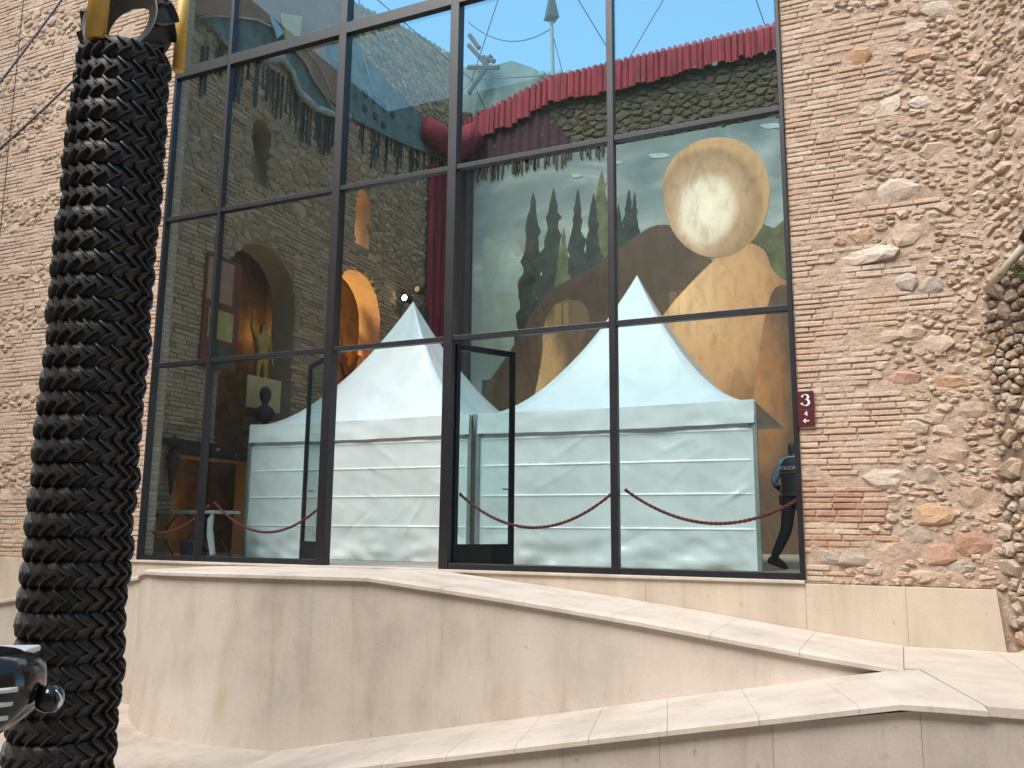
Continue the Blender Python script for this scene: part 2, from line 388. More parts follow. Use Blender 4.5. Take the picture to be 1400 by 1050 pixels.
def dress_wall(root, u0, u1, v0, v1, kind, pitch=.062, blen=(.2, .36), mats=None, seed=1, big=(), depth=(.012, .03),
               hole=None, rub=(.05, .11), st=1.5, focus=None, maxn=290, red=None, brickdepth=(.016, .030), frag=.45):
    """fill local plane y=0 (facing -y) of root with bricks and rubble. kind(u,v)->True brick, False stone, None nothing"""
    rnd = random.Random(seed); mb, ms, mred = mats
    bricks = []; frags = []; v = v0; row = 0
    def inbig(u, v, m=0):
        for (bu, bv, ru, rv, *_r) in big:
            if abs(u - bu) < ru + m and abs(v - bv) < rv * .9: return True
        return False
    while v < v1:
        h = pitch * rnd.uniform(.82, 1.18); u = u0 + (rnd.uniform(-.15, 0) if row % 2 else 0); first = True
        while u < u1:
            L_ = rnd.uniform(*blen); uu = max(u, u0); e = min(u + L_, u1); c = (uu + e) / 2; vv = v + h / 2
            if e - uu > .04 and kind(c, vv) is True and not (hole and hole(c, vv)) and not inbig(c, vv, L_ * .4):
                bricks.append((c, vv, e - uu - rnd.uniform(.006, .014), h - rnd.uniform(.009, .015)))
            elif e - uu > .04 and kind(c, vv) is False and rnd.random() < frag and not (hole and hole(c, vv)) and not inbig(c, vv, L_ * .4):
                frags.append((c + rnd.uniform(-.03, .03), vv + rnd.uniform(-.02, .02), (e - uu) * rnd.uniform(.25, .7), (h - .012) * rnd.uniform(.7, 1.2)))
            u += L_
        v += h; row += 1
    seeds = [(b[0], b[1], max(b[2] / st, b[3]) * 1.05, b) for b in big]
    tries = int((u1 - u0) * (v1 - v0) * 1500)
    grid = {}
    def near(u, v, r):
        gu, gv = int(u / .25), int(v / .25)
        for i in range(gu - 2, gu + 3):
            for j in range(gv - 2, gv + 3):
                for (a, b, rr) in grid.get((i, j), ()):
                    if ((a - u) / st) ** 2 + (b - v) ** 2 < ((r + rr) * .74) ** 2: return True
        return False
    for s in seeds: grid.setdefault((int(s[0] / .25), int(s[1] / .25)), []).append(s[:3])
    out = [s[:3] for s in seeds]
    for t in range(min(tries, 30000)):
        u = rnd.uniform(u0, u1); v = rnd.uniform(v0, v1)
        if kind(u, v) is not False or (hole and hole(u, v)): continue
        r = rub[0] + (rub[1] - rub[0]) * rnd.random() ** 2.2 * (1 if t < tries * .4 else .4)
        if near(u, v, r): continue
        grid.setdefault((int(u / .25), int(v / .25)), []).append((u, v, r)); out.append((u, v, r))
    bigset = {(round(b[0], 4), round(b[1], 4)): b for b in big}
    stones = []
    sdx = [(s[0], s[1], s[2]) for s in out]
    # cells in order; big ones keep their own material
    sts = [(u / st, v) for u, v, r in sdx]
    for i, s in enumerate(sdx):
        R = s[2] * 1.3; p = sts[i]
        poly = [(p[0] + R * cos(a), p[1] + R * sin(a)) for a in [k * pi / 4 + rnd.uniform(-.3, .3) for k in range(8)]]
        for j, q in enumerate(sts):
            if i != j and abs(q[0] - p[0]) < 2.2 * R + .1 and abs(q[1] - p[1]) < 2.2 * R + .1: poly = clip(poly, p, q)
            if len(poly) < 3: break
        # drop slivers
        pp = []
        for a in poly:
            if not pp or (a[0] - pp[-1][0]) ** 2 + (a[1] - pp[-1][1]) ** 2 > .00012: pp.append(a)
        if len(pp) < 4: continue
        cu = sum(a[0] for a in pp) / len(pp); cv = sum(a[1] for a in pp) / len(pp)
        k = 1 - .008 / max(.02, s[2])
        cell = [((cu + (a - cu) * k) * st, cv + (b - cv) * k) for a, b in pp]
        b = bigset.get((round(s[0], 4), round(s[1], 4)))
        if b:
            n = rnd.choice((6, 7, 8, 9)); ru, rv = b[2], b[3]; ph = rnd.random()
            cell = [(b[0] + ru * cos(2 * pi * (q + ph + rnd.uniform(-.3, .3)) / n) * rnd.uniform(.78, 1.15), b[1] + rv * sin(2 * pi * (q + ph) / n) * rnd.uniform(.75, 1.15)) for q in range(n)]
        me, cu, cv = stone_mesh(cell, rnd.uniform(*depth) + s[2] * (.04 if b else .07), rnd)
        stones.append((cu, cv, me, (b[4] if b and len(b) > 4 else ms), bool(b)))
    fu, fv = focus or ((u0 + u1) / 2, (v0 + v1) / 2)
    bricks.sort(key=lambda b: (b[0] - fu) ** 2 + (b[1] - fv) ** 2 * .6)
    items = []
    for i, (u, v, L_, h) in enumerate(bricks):
        d = rnd.uniform(*brickdepth); me0 = rnd.choice(BR)
        isred = red and red(u, v) and rnd.random() < .75
        M = Matrix.Translation((u, 0, v)) @ Matrix.Rotation(rnd.uniform(-.012, .012), 4, 'Y') @ Matrix.Diagonal((L_, d, h, 1))
        if i < maxn:
            key = (me0.name, (mred if isred else mb).name)
            if key not in BCACHE:
                c = me0.copy(); c.materials.clear(); c.materials.append(mred if isred else mb); BCACHE[key] = c
            o = bpy.data.objects.new('brick', BCACHE[key]); COL.objects.link(o); o.parent = root; o.matrix_local = M
        else: items.append((me0, M))
    for (u, v, L_, h) in frags:
        M = Matrix.Translation((u, 0, v)) @ Matrix.Rotation(rnd.gauss(0, .14), 4, 'Y') @ Matrix.Rotation(rnd.gauss(0, .1), 4, 'X') @ Matrix.Diagonal((L_, rnd.uniform(.02, .045), h, 1))
        items.append((rnd.choice(BR), M))
    if items: join_stuff('brick_courses', items, root, mb)
    stones.sort(key=lambda s: (not s[4], (s[0] - fu) ** 2 + (s[1] - fv) ** 2 * .6)); items = []
    for i, (u, v, me, mt, b) in enumerate(stones):
        M = Matrix.Translation((u, 0, v))
        if i < maxn:
            me.materials.append(mt); o = bpy.data.objects.new('stone', me); COL.objects.link(o); o.parent = root; o.matrix_local = M
        else: items.append((me, M))
    if items: join_stuff('rubble_infill', items, root, ms)
BCACHE = {}
def mortar_sheet(root, u0, u1, v0, v1, mat, step=.03, amp=.014, off=.012, seed=0, hole=None, name='mortar'):
    nu = max(2, int((u1 - u0) / step)); nv = max(2, int((v1 - v0) / step)); V = []; Fs = []
    for j in range(nv + 1):
        for i in range(nu + 1):
            u = u0 + (u1 - u0) * i / nu; v = v0 + (v1 - v0) * j / nv
            p = Vector((u * 3.1 + seed * 7, seed, v * 4.3)); n = noise.fractal(p, 1, 2.1, 3) * 1.0
            n2 = noise.noise(Vector((u * 16, seed, v * 26)))
            V.append((u, -(off + amp * (n * 1.1 + n2 * .55)), v))
    for j in range(nv):
        for i in range(nu):
            if hole:
                a = V[j * (nu + 1) + i]; b = V[(j + 1) * (nu + 1) + i + 1]
                if hole((a[0] + b[0]) / 2, (a[2] + b[2]) / 2): continue
            k = j * (nu + 1) + i; Fs.append((k, k + 1, k + nu + 2, k + nu + 1))
    me = bpy.data.meshes.new(name); me.from_pydata(V, [], Fs)
    return link(name, me, mat, root, smooth=True)

# ------------------------------------------------------------------ setting: ground, floor, ramps
GZ = -1.87
ground = link('ground', bx(-40, 40, -45, -.5, GZ - .3, GZ), M_ground); ground['kind'] = 'structure'
fl = link('stage_floor', bx(-14, 6, .12, 16, -.5, 0), M_floor); fl['kind'] = 'structure'
far = link('surrounding_ground', bx(-150, 150, -150, 150, GZ - .9, GZ - .32), M_ground); far['kind'] = 'structure'

YF1, YF2 = -1.6, -3.05
top1 = [(-13.5, -.78), (-12.5, -.62), (-9.3, -.12), (-8.6, -.03), (-5.19, .0), (-3.53, -.16), (-2.27, -.30), (-.81, -.49), (-.05, -.575)]
bot1 = [(-6.08, -1.85), (-4.31, -1.46), (-2.78, -1.14), (-1.43, -.86), (-.82, -.73), (-.05, -.575)]
def interp(tab, x):
    if x <= tab[0][0]: return tab[0][1]
    for (a, b), (c, d) in zip(tab, tab[1:]):
        if x <= c: return b + (d - b) * (x - a) / (c - a)
    return tab[-1][1]
def sheet(fn, us, vs):
    V = [fn(u, v) for v in vs for u in us]; n = len(us)
    Fs = [(j * n + i, j * n + i + 1, (j + 1) * n + i + 1, (j + 1) * n + i) for j in range(len(vs) - 1) for i in range(n - 1)]
    me = bpy.data.meshes.new('sheet'); me.from_pydata([tuple(p) for p in V], [], Fs); return me
def lin(a, b, n): return [a + (b - a) * i / (n - 1) for i in range(n)]
# upper ramp body (solid, front face = tall cast wall)
ramp_up = empty('access_ramp', 'upper cast stone ramp descending right from the glass door with tall curved grey face', 'ramp')
def curveback(x):  # left end of the wall curves back toward the facade
    return YF1 + (0 if x > -8.0 else min(1.1, (-8.0 - x) ** 1.6 * .5))
bm = bmesh.new()
xs = lin(-13.4, -5.2, 40) + lin(-5.1, -.05, 24)
prev = None
for x in xs:
    zt = interp(top1, x) - .055; y = curveback(x); flare = .03 + .19 * math.exp(-((x + 7.35) / .95) ** 2); zb = min(GZ - .1 if x < -6.08 else interp(bot1, x) - .05, zt - .001)
    col = [bm.verts.new((x, y + .012, zt))]
    for t in (.25, .5, .75, 1): col.append(bm.verts.new((x, y + .012 - flare * t ** 3, zt + (zb - zt) * t)))
    if prev:
        for a in range(4): bm.faces.new((prev[a], prev[a + 1], col[a + 1], col[a]))
    prev = col
link('face', bm, M_face, ramp_up, smooth=True)
# coping/ramp surface slabs (individual, with joints)
def ramp_slabs(root, name, joints, top, yb, yf, mat, skew=.0, nose=.04, th=.06):
    for a, b in zip(joints, joints[1:]):
        bm = bmesh.new(); g = .0015; n = max(2, int((b - a) / .25) + 1)
        rows = []
        for i in range(n):
            t = i / (n - 1); xa = a + g + (b - a - 2 * g) * t
            row = []
            for (yy, dz) in ((yb, 0), (yf(xa) + .05, 0), (yf(xa) + .012, -.006), (yf(xa) - nose, -.022), (yf(xa) - nose, -th + .004), (yf(xa) + .02, -th)):
                x2 = xa + skew * (yy - yb)
                row.append(bm.verts.new((x2, yy, interp(top, x2) + dz)))
            rows.append(row)
        for p, q in zip(rows, rows[1:]):
            for k in range(5): bm.faces.new((p[k], q[k], q[k + 1], p[k + 1]))
        for r_ in (rows[0], rows[-1]): bm.faces.new(r_)
        bmesh.ops.recalc_face_normals(bm, faces=bm.faces)
        link(name, bm, mat, root)
ramp_slabs(ramp_up, 'coping_slab', [-13.4, -11.9, -10.4, -8.9, -7.4, -6.3, -5.2, -4.3, -3.4, -2.5, -1.6, -.85, -.05], top1, -.105, curveback, M_cope)
# lower ramp
top2 = [(-14, GZ + .012), (-6.2, GZ + .012), (-4.31, -1.46), (-2.78, -1.14), (-1.43, -.86), (-.05, -.58), (4.5, -.58)]
ramp_low = empty('access_ramp', 'lower cast stone ramp rising right to the landing below the brick pier', 'ramp')
ramp_slabs(ramp_low, 'coping_slab', [-6.2, -5.6, -5.0, -4.4, -3.8, -3.2, -2.6, -2.0, -1.35, -.7, .06], top2, YF1 - .003, lambda x: YF2, M_cope, skew=-.25)
# landing
bm = bmesh.new()
for pts in ([(-.046, -.105), (.72, -.105), (.95, YF2 - .02), (.43, YF2 - .02), (.07, YF1 - .006), (-.046, YF1 - .006)], [(.724, -.105), (4.5, -.105), (4.5, YF2 - .02), (.954, YF2 - .02)]):
    bm = bmesh.new(); prism(bm, [Vector((x, y, -.578)) for x, y in pts], Vector((0, 0, -.058)))
    link('landing_slab', bm, M_cope, ramp_low)
link('landing_core', bx(-.03, 4.5, YF2 + .05, -.11, GZ - .1, -.64), M_lowface, ramp_low)
# lower front face panels
js = [-6.2, -5.4, -4.6, -3.9, -3.15, -2.45, -1.7, -.9, .04, 1.2, 2.4, 4.5]
for a, b in zip(js, js[1:]):
    bm = bmesh.new(); g = .0013
    pts = [Vector((a + g, YF2 + .012, GZ - .1)), Vector((b - g, YF2 + .012, GZ - .1)), Vector((b - g, YF2 + .012, interp(top2, b) - .062))]
    if a < .04 < b: pass
    pts.append(Vector((a + g, YF2 + .012, min(interp(top2, a), -.578) - .062)))
    prism(bm, pts, Vector((0, .25, 0)))
    link('face_panel', bm, M_lowface, ramp_low)
# plinth below window and pier
pl = empty('plinth', 'cream stone plinth under the glass wall ending in a slanted edge below the brick pier', 'plinth')
def plinth_block(a, b, slant=0):
    bm = bmesh.new(); g = .0009
    pts = [Vector((a + g, -.10, -1.0)), Vector((b - g + slant, -.10, -1.0)), Vector((b - g, -.10, -.02)), Vector((a + g, -.10, -.02))]
    prism(bm, pts, Vector((0, .5, 0))); bevel(bm, .003, 2)
    link('plinth_block', bm, M_plinth, pl)
for a, b in zip([-13.4, -11.6, -10.2, -8.0, -6.0, -4.2, -2.6, -.93, 0.0], [-11.6, -10.2, -8.0, -6.0, -4.2, -2.6, -.93, 0.0, .78]):
    plinth_block(a, b, .08 if b == .78 else 0)
link('sill', bx(-10.3, -.93, -.13, .10, -.02, .012, .005), M_white if False else M_cope, pl)

# ------------------------------------------------------------------ facade piers
XL, XR = -10.25, -.93
pierR = empty('brick_wall', 'tan brick and rubble pier right of the glass wall carrying the maroon number sign', 'wall', (0, 0, 0))
link('wall_core', bx(XR, 1.35, .0, .7, -.02, 13), M_mortar, pierR)
link('wall_footing', bx(.70, 1.6, .0, .7, -1.9, -.021), M_mortar, pierR)
mortar_sheet(pierR, .76, 1.05, -.7, -.01, M_mortar, .022, .02, .017, 4)
mortar_sheet(pierR, XR + .004, 1.05, -.01, 8.2, M_mortar, .022, .017, .011, 3)
def K(px, py):
    p = onY(px, py, -.01); return p.x, p.z
def sp(px, py, w, h, mat):
    u, v = K(px, py); s = 1 / 124; return (u, v, w * s * .55, h * s * .55, mat)
bigs = [sp(1175, 76, 34, 26, M_orangeStone), sp(1215, 142, 34, 24, M_paleStone), sp(1186, 152, 22, 16, M_paleStone), sp(1262, 138, 36, 20, M_paleStone),
        sp(1222, 262, 58, 32, M_paleStone), sp(1183, 350, 68, 24, M_paleStone), sp(1240, 318, 42, 38, M_stone), sp(1180, 322, 30, 22, M_orangeStone),
        sp(1203, 460, 48, 22, M_stone), sp(1232, 518, 44, 24, M_redbrick), sp(1298, 522, 44, 20, M_orangeStone), sp(1288, 12, 46, 24, M_paleStone),
        sp(1250, 38, 32, 18, M_stone), sp(1277, 205, 42, 26, M_stone), sp(1240, 385, 30, 26, M_greyStone), sp(1272, 390, 30, 24, M_greyStone),
        sp(1210, 653, 54, 28, M_paleStone), sp(1268, 650, 32, 24, M_greyStone), sp(1276, 704, 46, 29, M_orangeStone), sp(1253, 732, 38, 26, M_greyStone),
        sp(1332, 684, 40, 34, M_stone), sp(1128, 763, 46, 18, M_greyStone), sp(1172, 762, 46, 19, M_greyStone), sp(1222, 757, 42, 28, M_stone),
        sp(1285, 758, 34, 28, M_redbrick), sp(1327, 744, 42, 34, M_redbrick), sp(1262, 787, 34, 16, M_stone), sp(1316, 775, 30, 16, M_greyStone), sp(1245, 455, 40, 22, M_stone), sp(1280, 470, 34, 26, M_stone),
        sp(1255, 76, 40, 18, M_orangeStone), sp(1150, 330, 20, 12, M_redbrick), sp(1300, 620, 36, 30, M_stone), sp(1330, 560, 34, 26, M_stone)]
def kR(u, v):
    if u > .98: return None
    n = noise.noise(Vector((u * .9, 3.3, v * 1.3))) ; b = noise.noise(Vector((0, 9.1, v * 2.6)))
    lim = .12 + .75 * n + .55 * b
    if v < .55: lim = min(lim, -.25 + .25 * b)
    if v < .28: lim = -.55
    if abs(v - .42) < .12 and u < .4: return True
    return u < max(-.6, lim) or (b > .28 and u < .6)
dress_wall(pierR, XR + .003, 1.0, .0, 8.1, kR, .061, (.2, .34), (M_brick, M_stone, M_redbrick), 11, bigs,
           rub=(.03, .095), st=1.75, depth=(.016, .04), focus=(-.1, 1.2), red=lambda u, v: .35 < v < 1.05 and noise.noise(Vector((u * 2, 0, v * 3))) > -.15)
pierL = empty('brick_wall', 'tan brick and rubble wall at the far left behind the tyre column', 'wall', (0, 0, 0))
link('wall_core', bx(-20, XL, .0, .25, -.6, 13), M_mortar, pierL)
mortar_sheet(pierL, -15.4, XL - .004, -.5, 10.9, M_mortar, .035, .017, .011, 5)
def kL(u, v):
    n = noise.noise(Vector((u * .7 + 4, 1.3, v * 1.6))) ; b = noise.noise(Vector((2, 4.1, v * 2.1)))
    return (u > -10.75 + .3 * b) or n + b * .9 > -.1
dress_wall(pierL, -15.3, XL - .003, -.0, 10.8, kL, .072, (.24, .4), (M_brick, M_stone, M_redbrick), 5, (),
           rub=(.04, .15), st=1.6, depth=(.016, .04), focus=(-12, 4))
rq = random.Random(77); qi = []; zq = 0.0
while zq < 10:
    hq = rq.uniform(.06, .085)
    qi.append((rq.choice(BR), Matrix.Translation((XL - .012, .125 + rq.uniform(-.01, .01), zq + hq / 2)) @ Matrix.Rotation(radians(90), 4, 'Z') @ Matrix.Diagonal((rq.uniform(.16, .235), rq.uniform(.018, .03), hq - .012, 1))))
    zq += hq
join_stuff('reveal_bricks', qi, pierL, M_brick)
top = link('facade_top', bx(-20, 6, .0, .25, 10.2, 13), M_mortar, None); 
setup(top, 'tan brick wall above the glass wall', 'wall')
top.data.transform(Matrix.Diagonal((1, 1, 1, 1)))
top.location = (0, .0015, 0)
# window reveals of the left pier (pale strip)
# angled old rubble wall at the right
aw = empty('stone_wall', 'angled rubble stone wall at the far right edge with greenery in its joints', 'wall', (.98, .0, -.6), (0, 0, -radians(48)))
link('wall_core', bx(0, 3.5, 0.0, .6, 0, 12), M_mortar, aw)
mortar_sheet(aw, 0, 2.2, 0, 9.2, M_mortar, .03, .02, .014, 9)
dress_wall(aw, -.02, 1.6, .0, 9.0, lambda u, v: False if v > 3.62 else None, .07, (.2, .3), (M_brick, M_stone, M_redbrick), 21, (), depth=(.02, .05), rub=(.035, .15), st=1.5, focus=(.2, 4.2))
# lower protruding part with sloping top
p0 = onY(1330, 432, -.12); p0z = p0.z
ow = empty('stone_wall', 'weathered dark rubble buttress with sloping top below a cream pipe at the right edge', 'wall', (.93, -.07, -.6), (0, 0, -radians(48)))
def ztop(u): return 3.42 + .62 * u
bm = bmesh.new(); prism(bm, [Vector((0, 0, 0)), Vector((3, 0, 0)), Vector((3, 0, ztop(3) - .02)), Vector((0, 0, ztop(0) - .02))], Vector((0, .15, 0)))
link('wall_core', bm, M_oldMortar, ow)
mortar_sheet(ow, 0, 2.0, 0, 4.4, M_oldMortar, .03, .016, .008, 12, hole=lambda u, v: v > ztop(u) - .03)
dress_wall(ow, -.02, 1.6, .0, 4.6, lambda u, v: False if v < ztop(u) - .05 else None, .07, (.2, .3), (M_brick, M_oldStone, M_redbrick), 23, (), depth=(.03, .06), rub=(.045, .19), st=1.05, focus=(.2, 2), frag=.12)
Mow = Matrix.Translation((.93, -.07, -.6)) @ Matrix.Rotation(-radians(48), 4, 'Z')
bm = bmesh.new(); tube(bm, [Mow @ Vector((.0, -.03, ztop(0) + .05)), Mow @ Vector((.55, -.05, ztop(.55) + .06))], .04, 14)
pipe = setup(link('pipe', bm, M_pipe, smooth=True), 'cream pipe sloping along the top of the dark rubble buttress', 'pipe')
bm = bmesh.new(); tube(bm, [Mow @ Vector((.50, -.06, ztop(.5) + .10)), Mow @ Vector((.56, -.07, ztop(.5) + .15)), Mow @ Vector((.8, -.08, ztop(.5) + .17)), Mow @ Vector((1.2, -.08, ztop(.5) + .2))], [.055, .062, .06, .055], 14)
setup(link('floodlight', bm, M_iron, smooth=True), 'black rounded lamp housing at the upper end of the cream pipe', 'lamp')
def tuft(loc, n, s, label):
    rnd = random.Random(int(loc[2] * 100)); bm = bmesh.new()
    for i in range(n):
        a = Vector((rnd.gauss(0, s), rnd.gauss(0, s * .4) - s * .5, rnd.gauss(0, s)))
        d = Vector((rnd.uniform(-1, 1), rnd.uniform(-1, .2), rnd.uniform(-.3, 1))).normalized() * s * .8
        e = d.cross(Vector((rnd.random(), rnd.random(), rnd.random()))).normalized() * s * .25
        v = [bm.verts.new(p) for p in (a, a + d * .5 + e, a + d, a + d * .5 - e)]; bm.faces.new(v)
    r_ = empty('wall_plant', label, 'plant', loc, group='small plants in the right wall')
    o = link('foliage', bm, M_leaf, r_); o['kind'] = 'stuff'
    bm = bmesh.new(); tube(bm, [Vector((0, s * .3, -s * .5)), Vector((0, -s * .5, 0)), Vector((0, -s * .6, s * .8))], s * .06, 5); link('stem', bm, M_leaf, r_)
for (u, v, s, lab) in ((.42, 3.52, .05, 'small green plant just below the lamp housing on the right wall'), (.42, 1.52, .035, 'upper of the two leaf tufts low on the right wall edge'), (.44, 1.22, .035, 'lower of the two leaf tufts low on the right wall edge')):
    tuft(Mow @ Vector((u, -.06, v)), 60, s, lab)

# ------------------------------------------------------------------ glazed window wall
MX = [-10.25, -9.13, -7.0, -5.15, -2.96, -.93]
RZ = [0.0, 2.9, 5.22, 7.68, 10.2]
win = empty('window_wall', 'tall dark steel glazed wall with large tinted panes and open double door', 'window', (0, 0, 0))
for i, x in enumerate(MX):
    w = {0: .05, 1: .06, 2: .13, 3: .13, 4: .085, 5: .05}[i]; d = {2: .16, 3: .16}.get(i, .11)
    xo = .025 if i == 0 else (-.025 if i == 5 else 0)
    link('mullion', bx(x + xo - w / 2, x + xo + w / 2, -.06, -.06 + d, .012, 10.2, .006), M_steel, win)
for j, z in enumerate(RZ):
    for i in range(5):
        if j == 0 and i == 2: continue
        h = {0: .07, 3: .17}.get(j, .065); zz = z + (.05 if j == 0 else 0)
        dd = .06 if j != 3 else .075
        link('transom', bx(MX[i] + .03, MX[i + 1] - .03, -dd + .013, .045, zz - h / 2, zz + h / 2, .004), M_steel, win)
# slim glazing beads near the sill and hanging drip bits
for j in range(4):
    for i in range(5):
        if j == 0 and i == 2: continue
        bm = bx(MX[i] + .01, MX[i + 1] - .01, .020, .027, RZ[j] + .02, RZ[j + 1] - .01)
        link('pane', bm, M_glass, win)
def door(hinge, end, lab):
    d = Vector((end[0] - hinge[0], end[1] - hinge[1], 0)); L_ = d.length; ang = math.atan2(d.y, d.x)
    o = bpy.data.objects.new('door', None); COL.objects.link(o); o.parent = win; o.location = (hinge[0], hinge[1], .012); o.rotation_euler = (0, 0, ang); o['label'] = lab
    for a, b, c, e in ((0, .06, 0, 2.84), (L_ - .07, L_, 0, 2.84), (.06, L_ - .07, 2.76, 2.84), (.06, L_ - .07, 0, .30)):
        link('door_rail', bx(a, b, -.025, .025, c, e, .004), M_steel, o)
    link('pane', bx(.055, L_ - .065, -.004, .004, .29, 2.77), M_glass, o)
    bm = bmesh.new(); tube(bm, [(L_ - .10, -.03, 1.0), (L_ - .10, -.07, 1.0), (L_ - .22, -.07, 1.0)], .009, 8)
    link('handle', bm, M_iron, o, smooth=True)
door((-5.09, .07), (-4.62, .86), 'right glass door leaf opened inward')
door((-7.06, .07), (-7.80, .60), 'left glass door leaf opened inward')

# number sign
sg = empty('sign', 'maroon number sign with white 3 and 4 arrow on the brick pier', 'sign', (-.845, -.052, 1.78))
link('upper_plate', bx(-.085, .085, -.008, .008, .0, .19, .002), M_maroon, sg)
link('lower_plate', bx(-.085, .085, -.006, .006, -.185, -.004, .002), M_maroon, sg)
def ribbon(pts, w, closed=False):
    bm = bmesh.new(); L_ = []; n = len(pts)
    for i, (x, z) in enumerate(pts):
        a = pts[max(i - 1, 0)]; b = pts[min(i + 1, n - 1)]; t = Vector((b[0] - a[0], 0, b[1] - a[1])).normalized(); nn = Vector((-t.z, 0, t.x)) * w[i] / 2
        L_.append((bm.verts.new((x + nn.x, 0, z + nn.z)), bm.verts.new((x - nn.x, 0, z - nn.z))))
    for a, b in zip(L_, L_[1:]): bm.faces.new((a[0], b[0], b[1], a[1]))
    r = bmesh.ops.extrude_face_region(bm, geom=bm.faces[:]); bmesh.ops.translate(bm, vec=(0, -.002, 0), verts=[v for v in r['geom'] if isinstance(v, bmesh.types.BMVert)])
    bmesh.ops.recalc_face_normals(bm, faces=bm.faces)
    return bm
pts = []; ws = []
for k in range(13):
    a = radians(160 - k * 250 / 12); pts.append((-.002 + .032 * cos(a), .128 + .026 * sin(a))); ws.append(.006 + .014 * max(0, cos(a)))
for k in range(1, 14):
    a = radians(85 - k * 260 / 13); pts.append((-.002 + .038 * cos(a), .070 + .034 * sin(a))); ws.append(.006 + .017 * max(0, cos(a)))
o = link('numeral_three', ribbon(pts, ws), M_white, sg, loc=(0, -.0085, 0))
for (cx, cz) in ((-.03, .136), (-.037, .058)):
    bm = bmesh.new(); lathe(bm, [(.0105, 0), (.0105, .003)], 12); link('numeral_dot', bm, M_white, sg, loc=(cx, -.0085, cz), rot=(radians(90), 0, 0))
link('numeral_four', text_mesh('4', .075), M_white, sg, loc=(0, -.009, -.052), rot=(radians(90), 0, 0))
bm = bmesh.new(); box(bm, -.022, .03, -.002, 0, -.005, .005)
for s in (1, -1):
    prism(bm, [Vector((-.034, -.002, 0)), Vector((-.010, -.002, s * .022)), Vector((0.0, -.002, s * .022)), Vector((-.018, -.002, 0))], Vector((0, .002, 0)))
link('arrow', bm, M_white, sg, loc=(0, -.0065, -.125))

# ------------------------------------------------------------------ ropes behind the glass
def swag(a, b, sag, lab):
    bm = bmesh.new(); n = 34
    for s in range(2):
        pts = []
        for i in range(n + 1):
            t = i / n; p = Vector(a).lerp(Vector(b), t); p.z -= sag * 4 * t * (1 - t)
            ph = t * 2 * pi * 22 + s * pi; pts.append(p + Vector((0, cos(ph), sin(ph))) * .007)
        big = []
        for i in range(n * 5 + 1):
            t = i / (n * 5); p = Vector(a).lerp(Vector(b), t); p.z -= sag * 4 * t * (1 - t)
            ph = t * 2 * pi * 20 + s * pi; big.append(p + Vector((0, cos(ph), sin(ph))) * .009)
        tube(bm, big, .0125, 6)
    for e in (a, b):
        bmesh.ops.create_uvsphere(bm, u_segments=8, v_segments=6, radius=.022, matrix=Matrix.Translation(e))
    return setup(link('barrier_rope', bm, M_rope, smooth=True), lab, 'rope', 'red ropes hung between the window mullions')
swag((-11.05, .22, .80), (-9.2, .22, .80), .40, 'red rope swag in the leftmost window bay above the grey trestle')
swag((-9.08, .22, .84), (-7.1, .22, .88), .43, 'red rope swag across the side of the left tent')
swag((-5.07, .22, .93), (-3.03, .22, .96), .42, 'red rope swag behind the open right door leaf')
swag((-2.9, .22, .96), (-.80, .22, .97), .38, 'red rope swag nearest the brick pier in front of the officer')

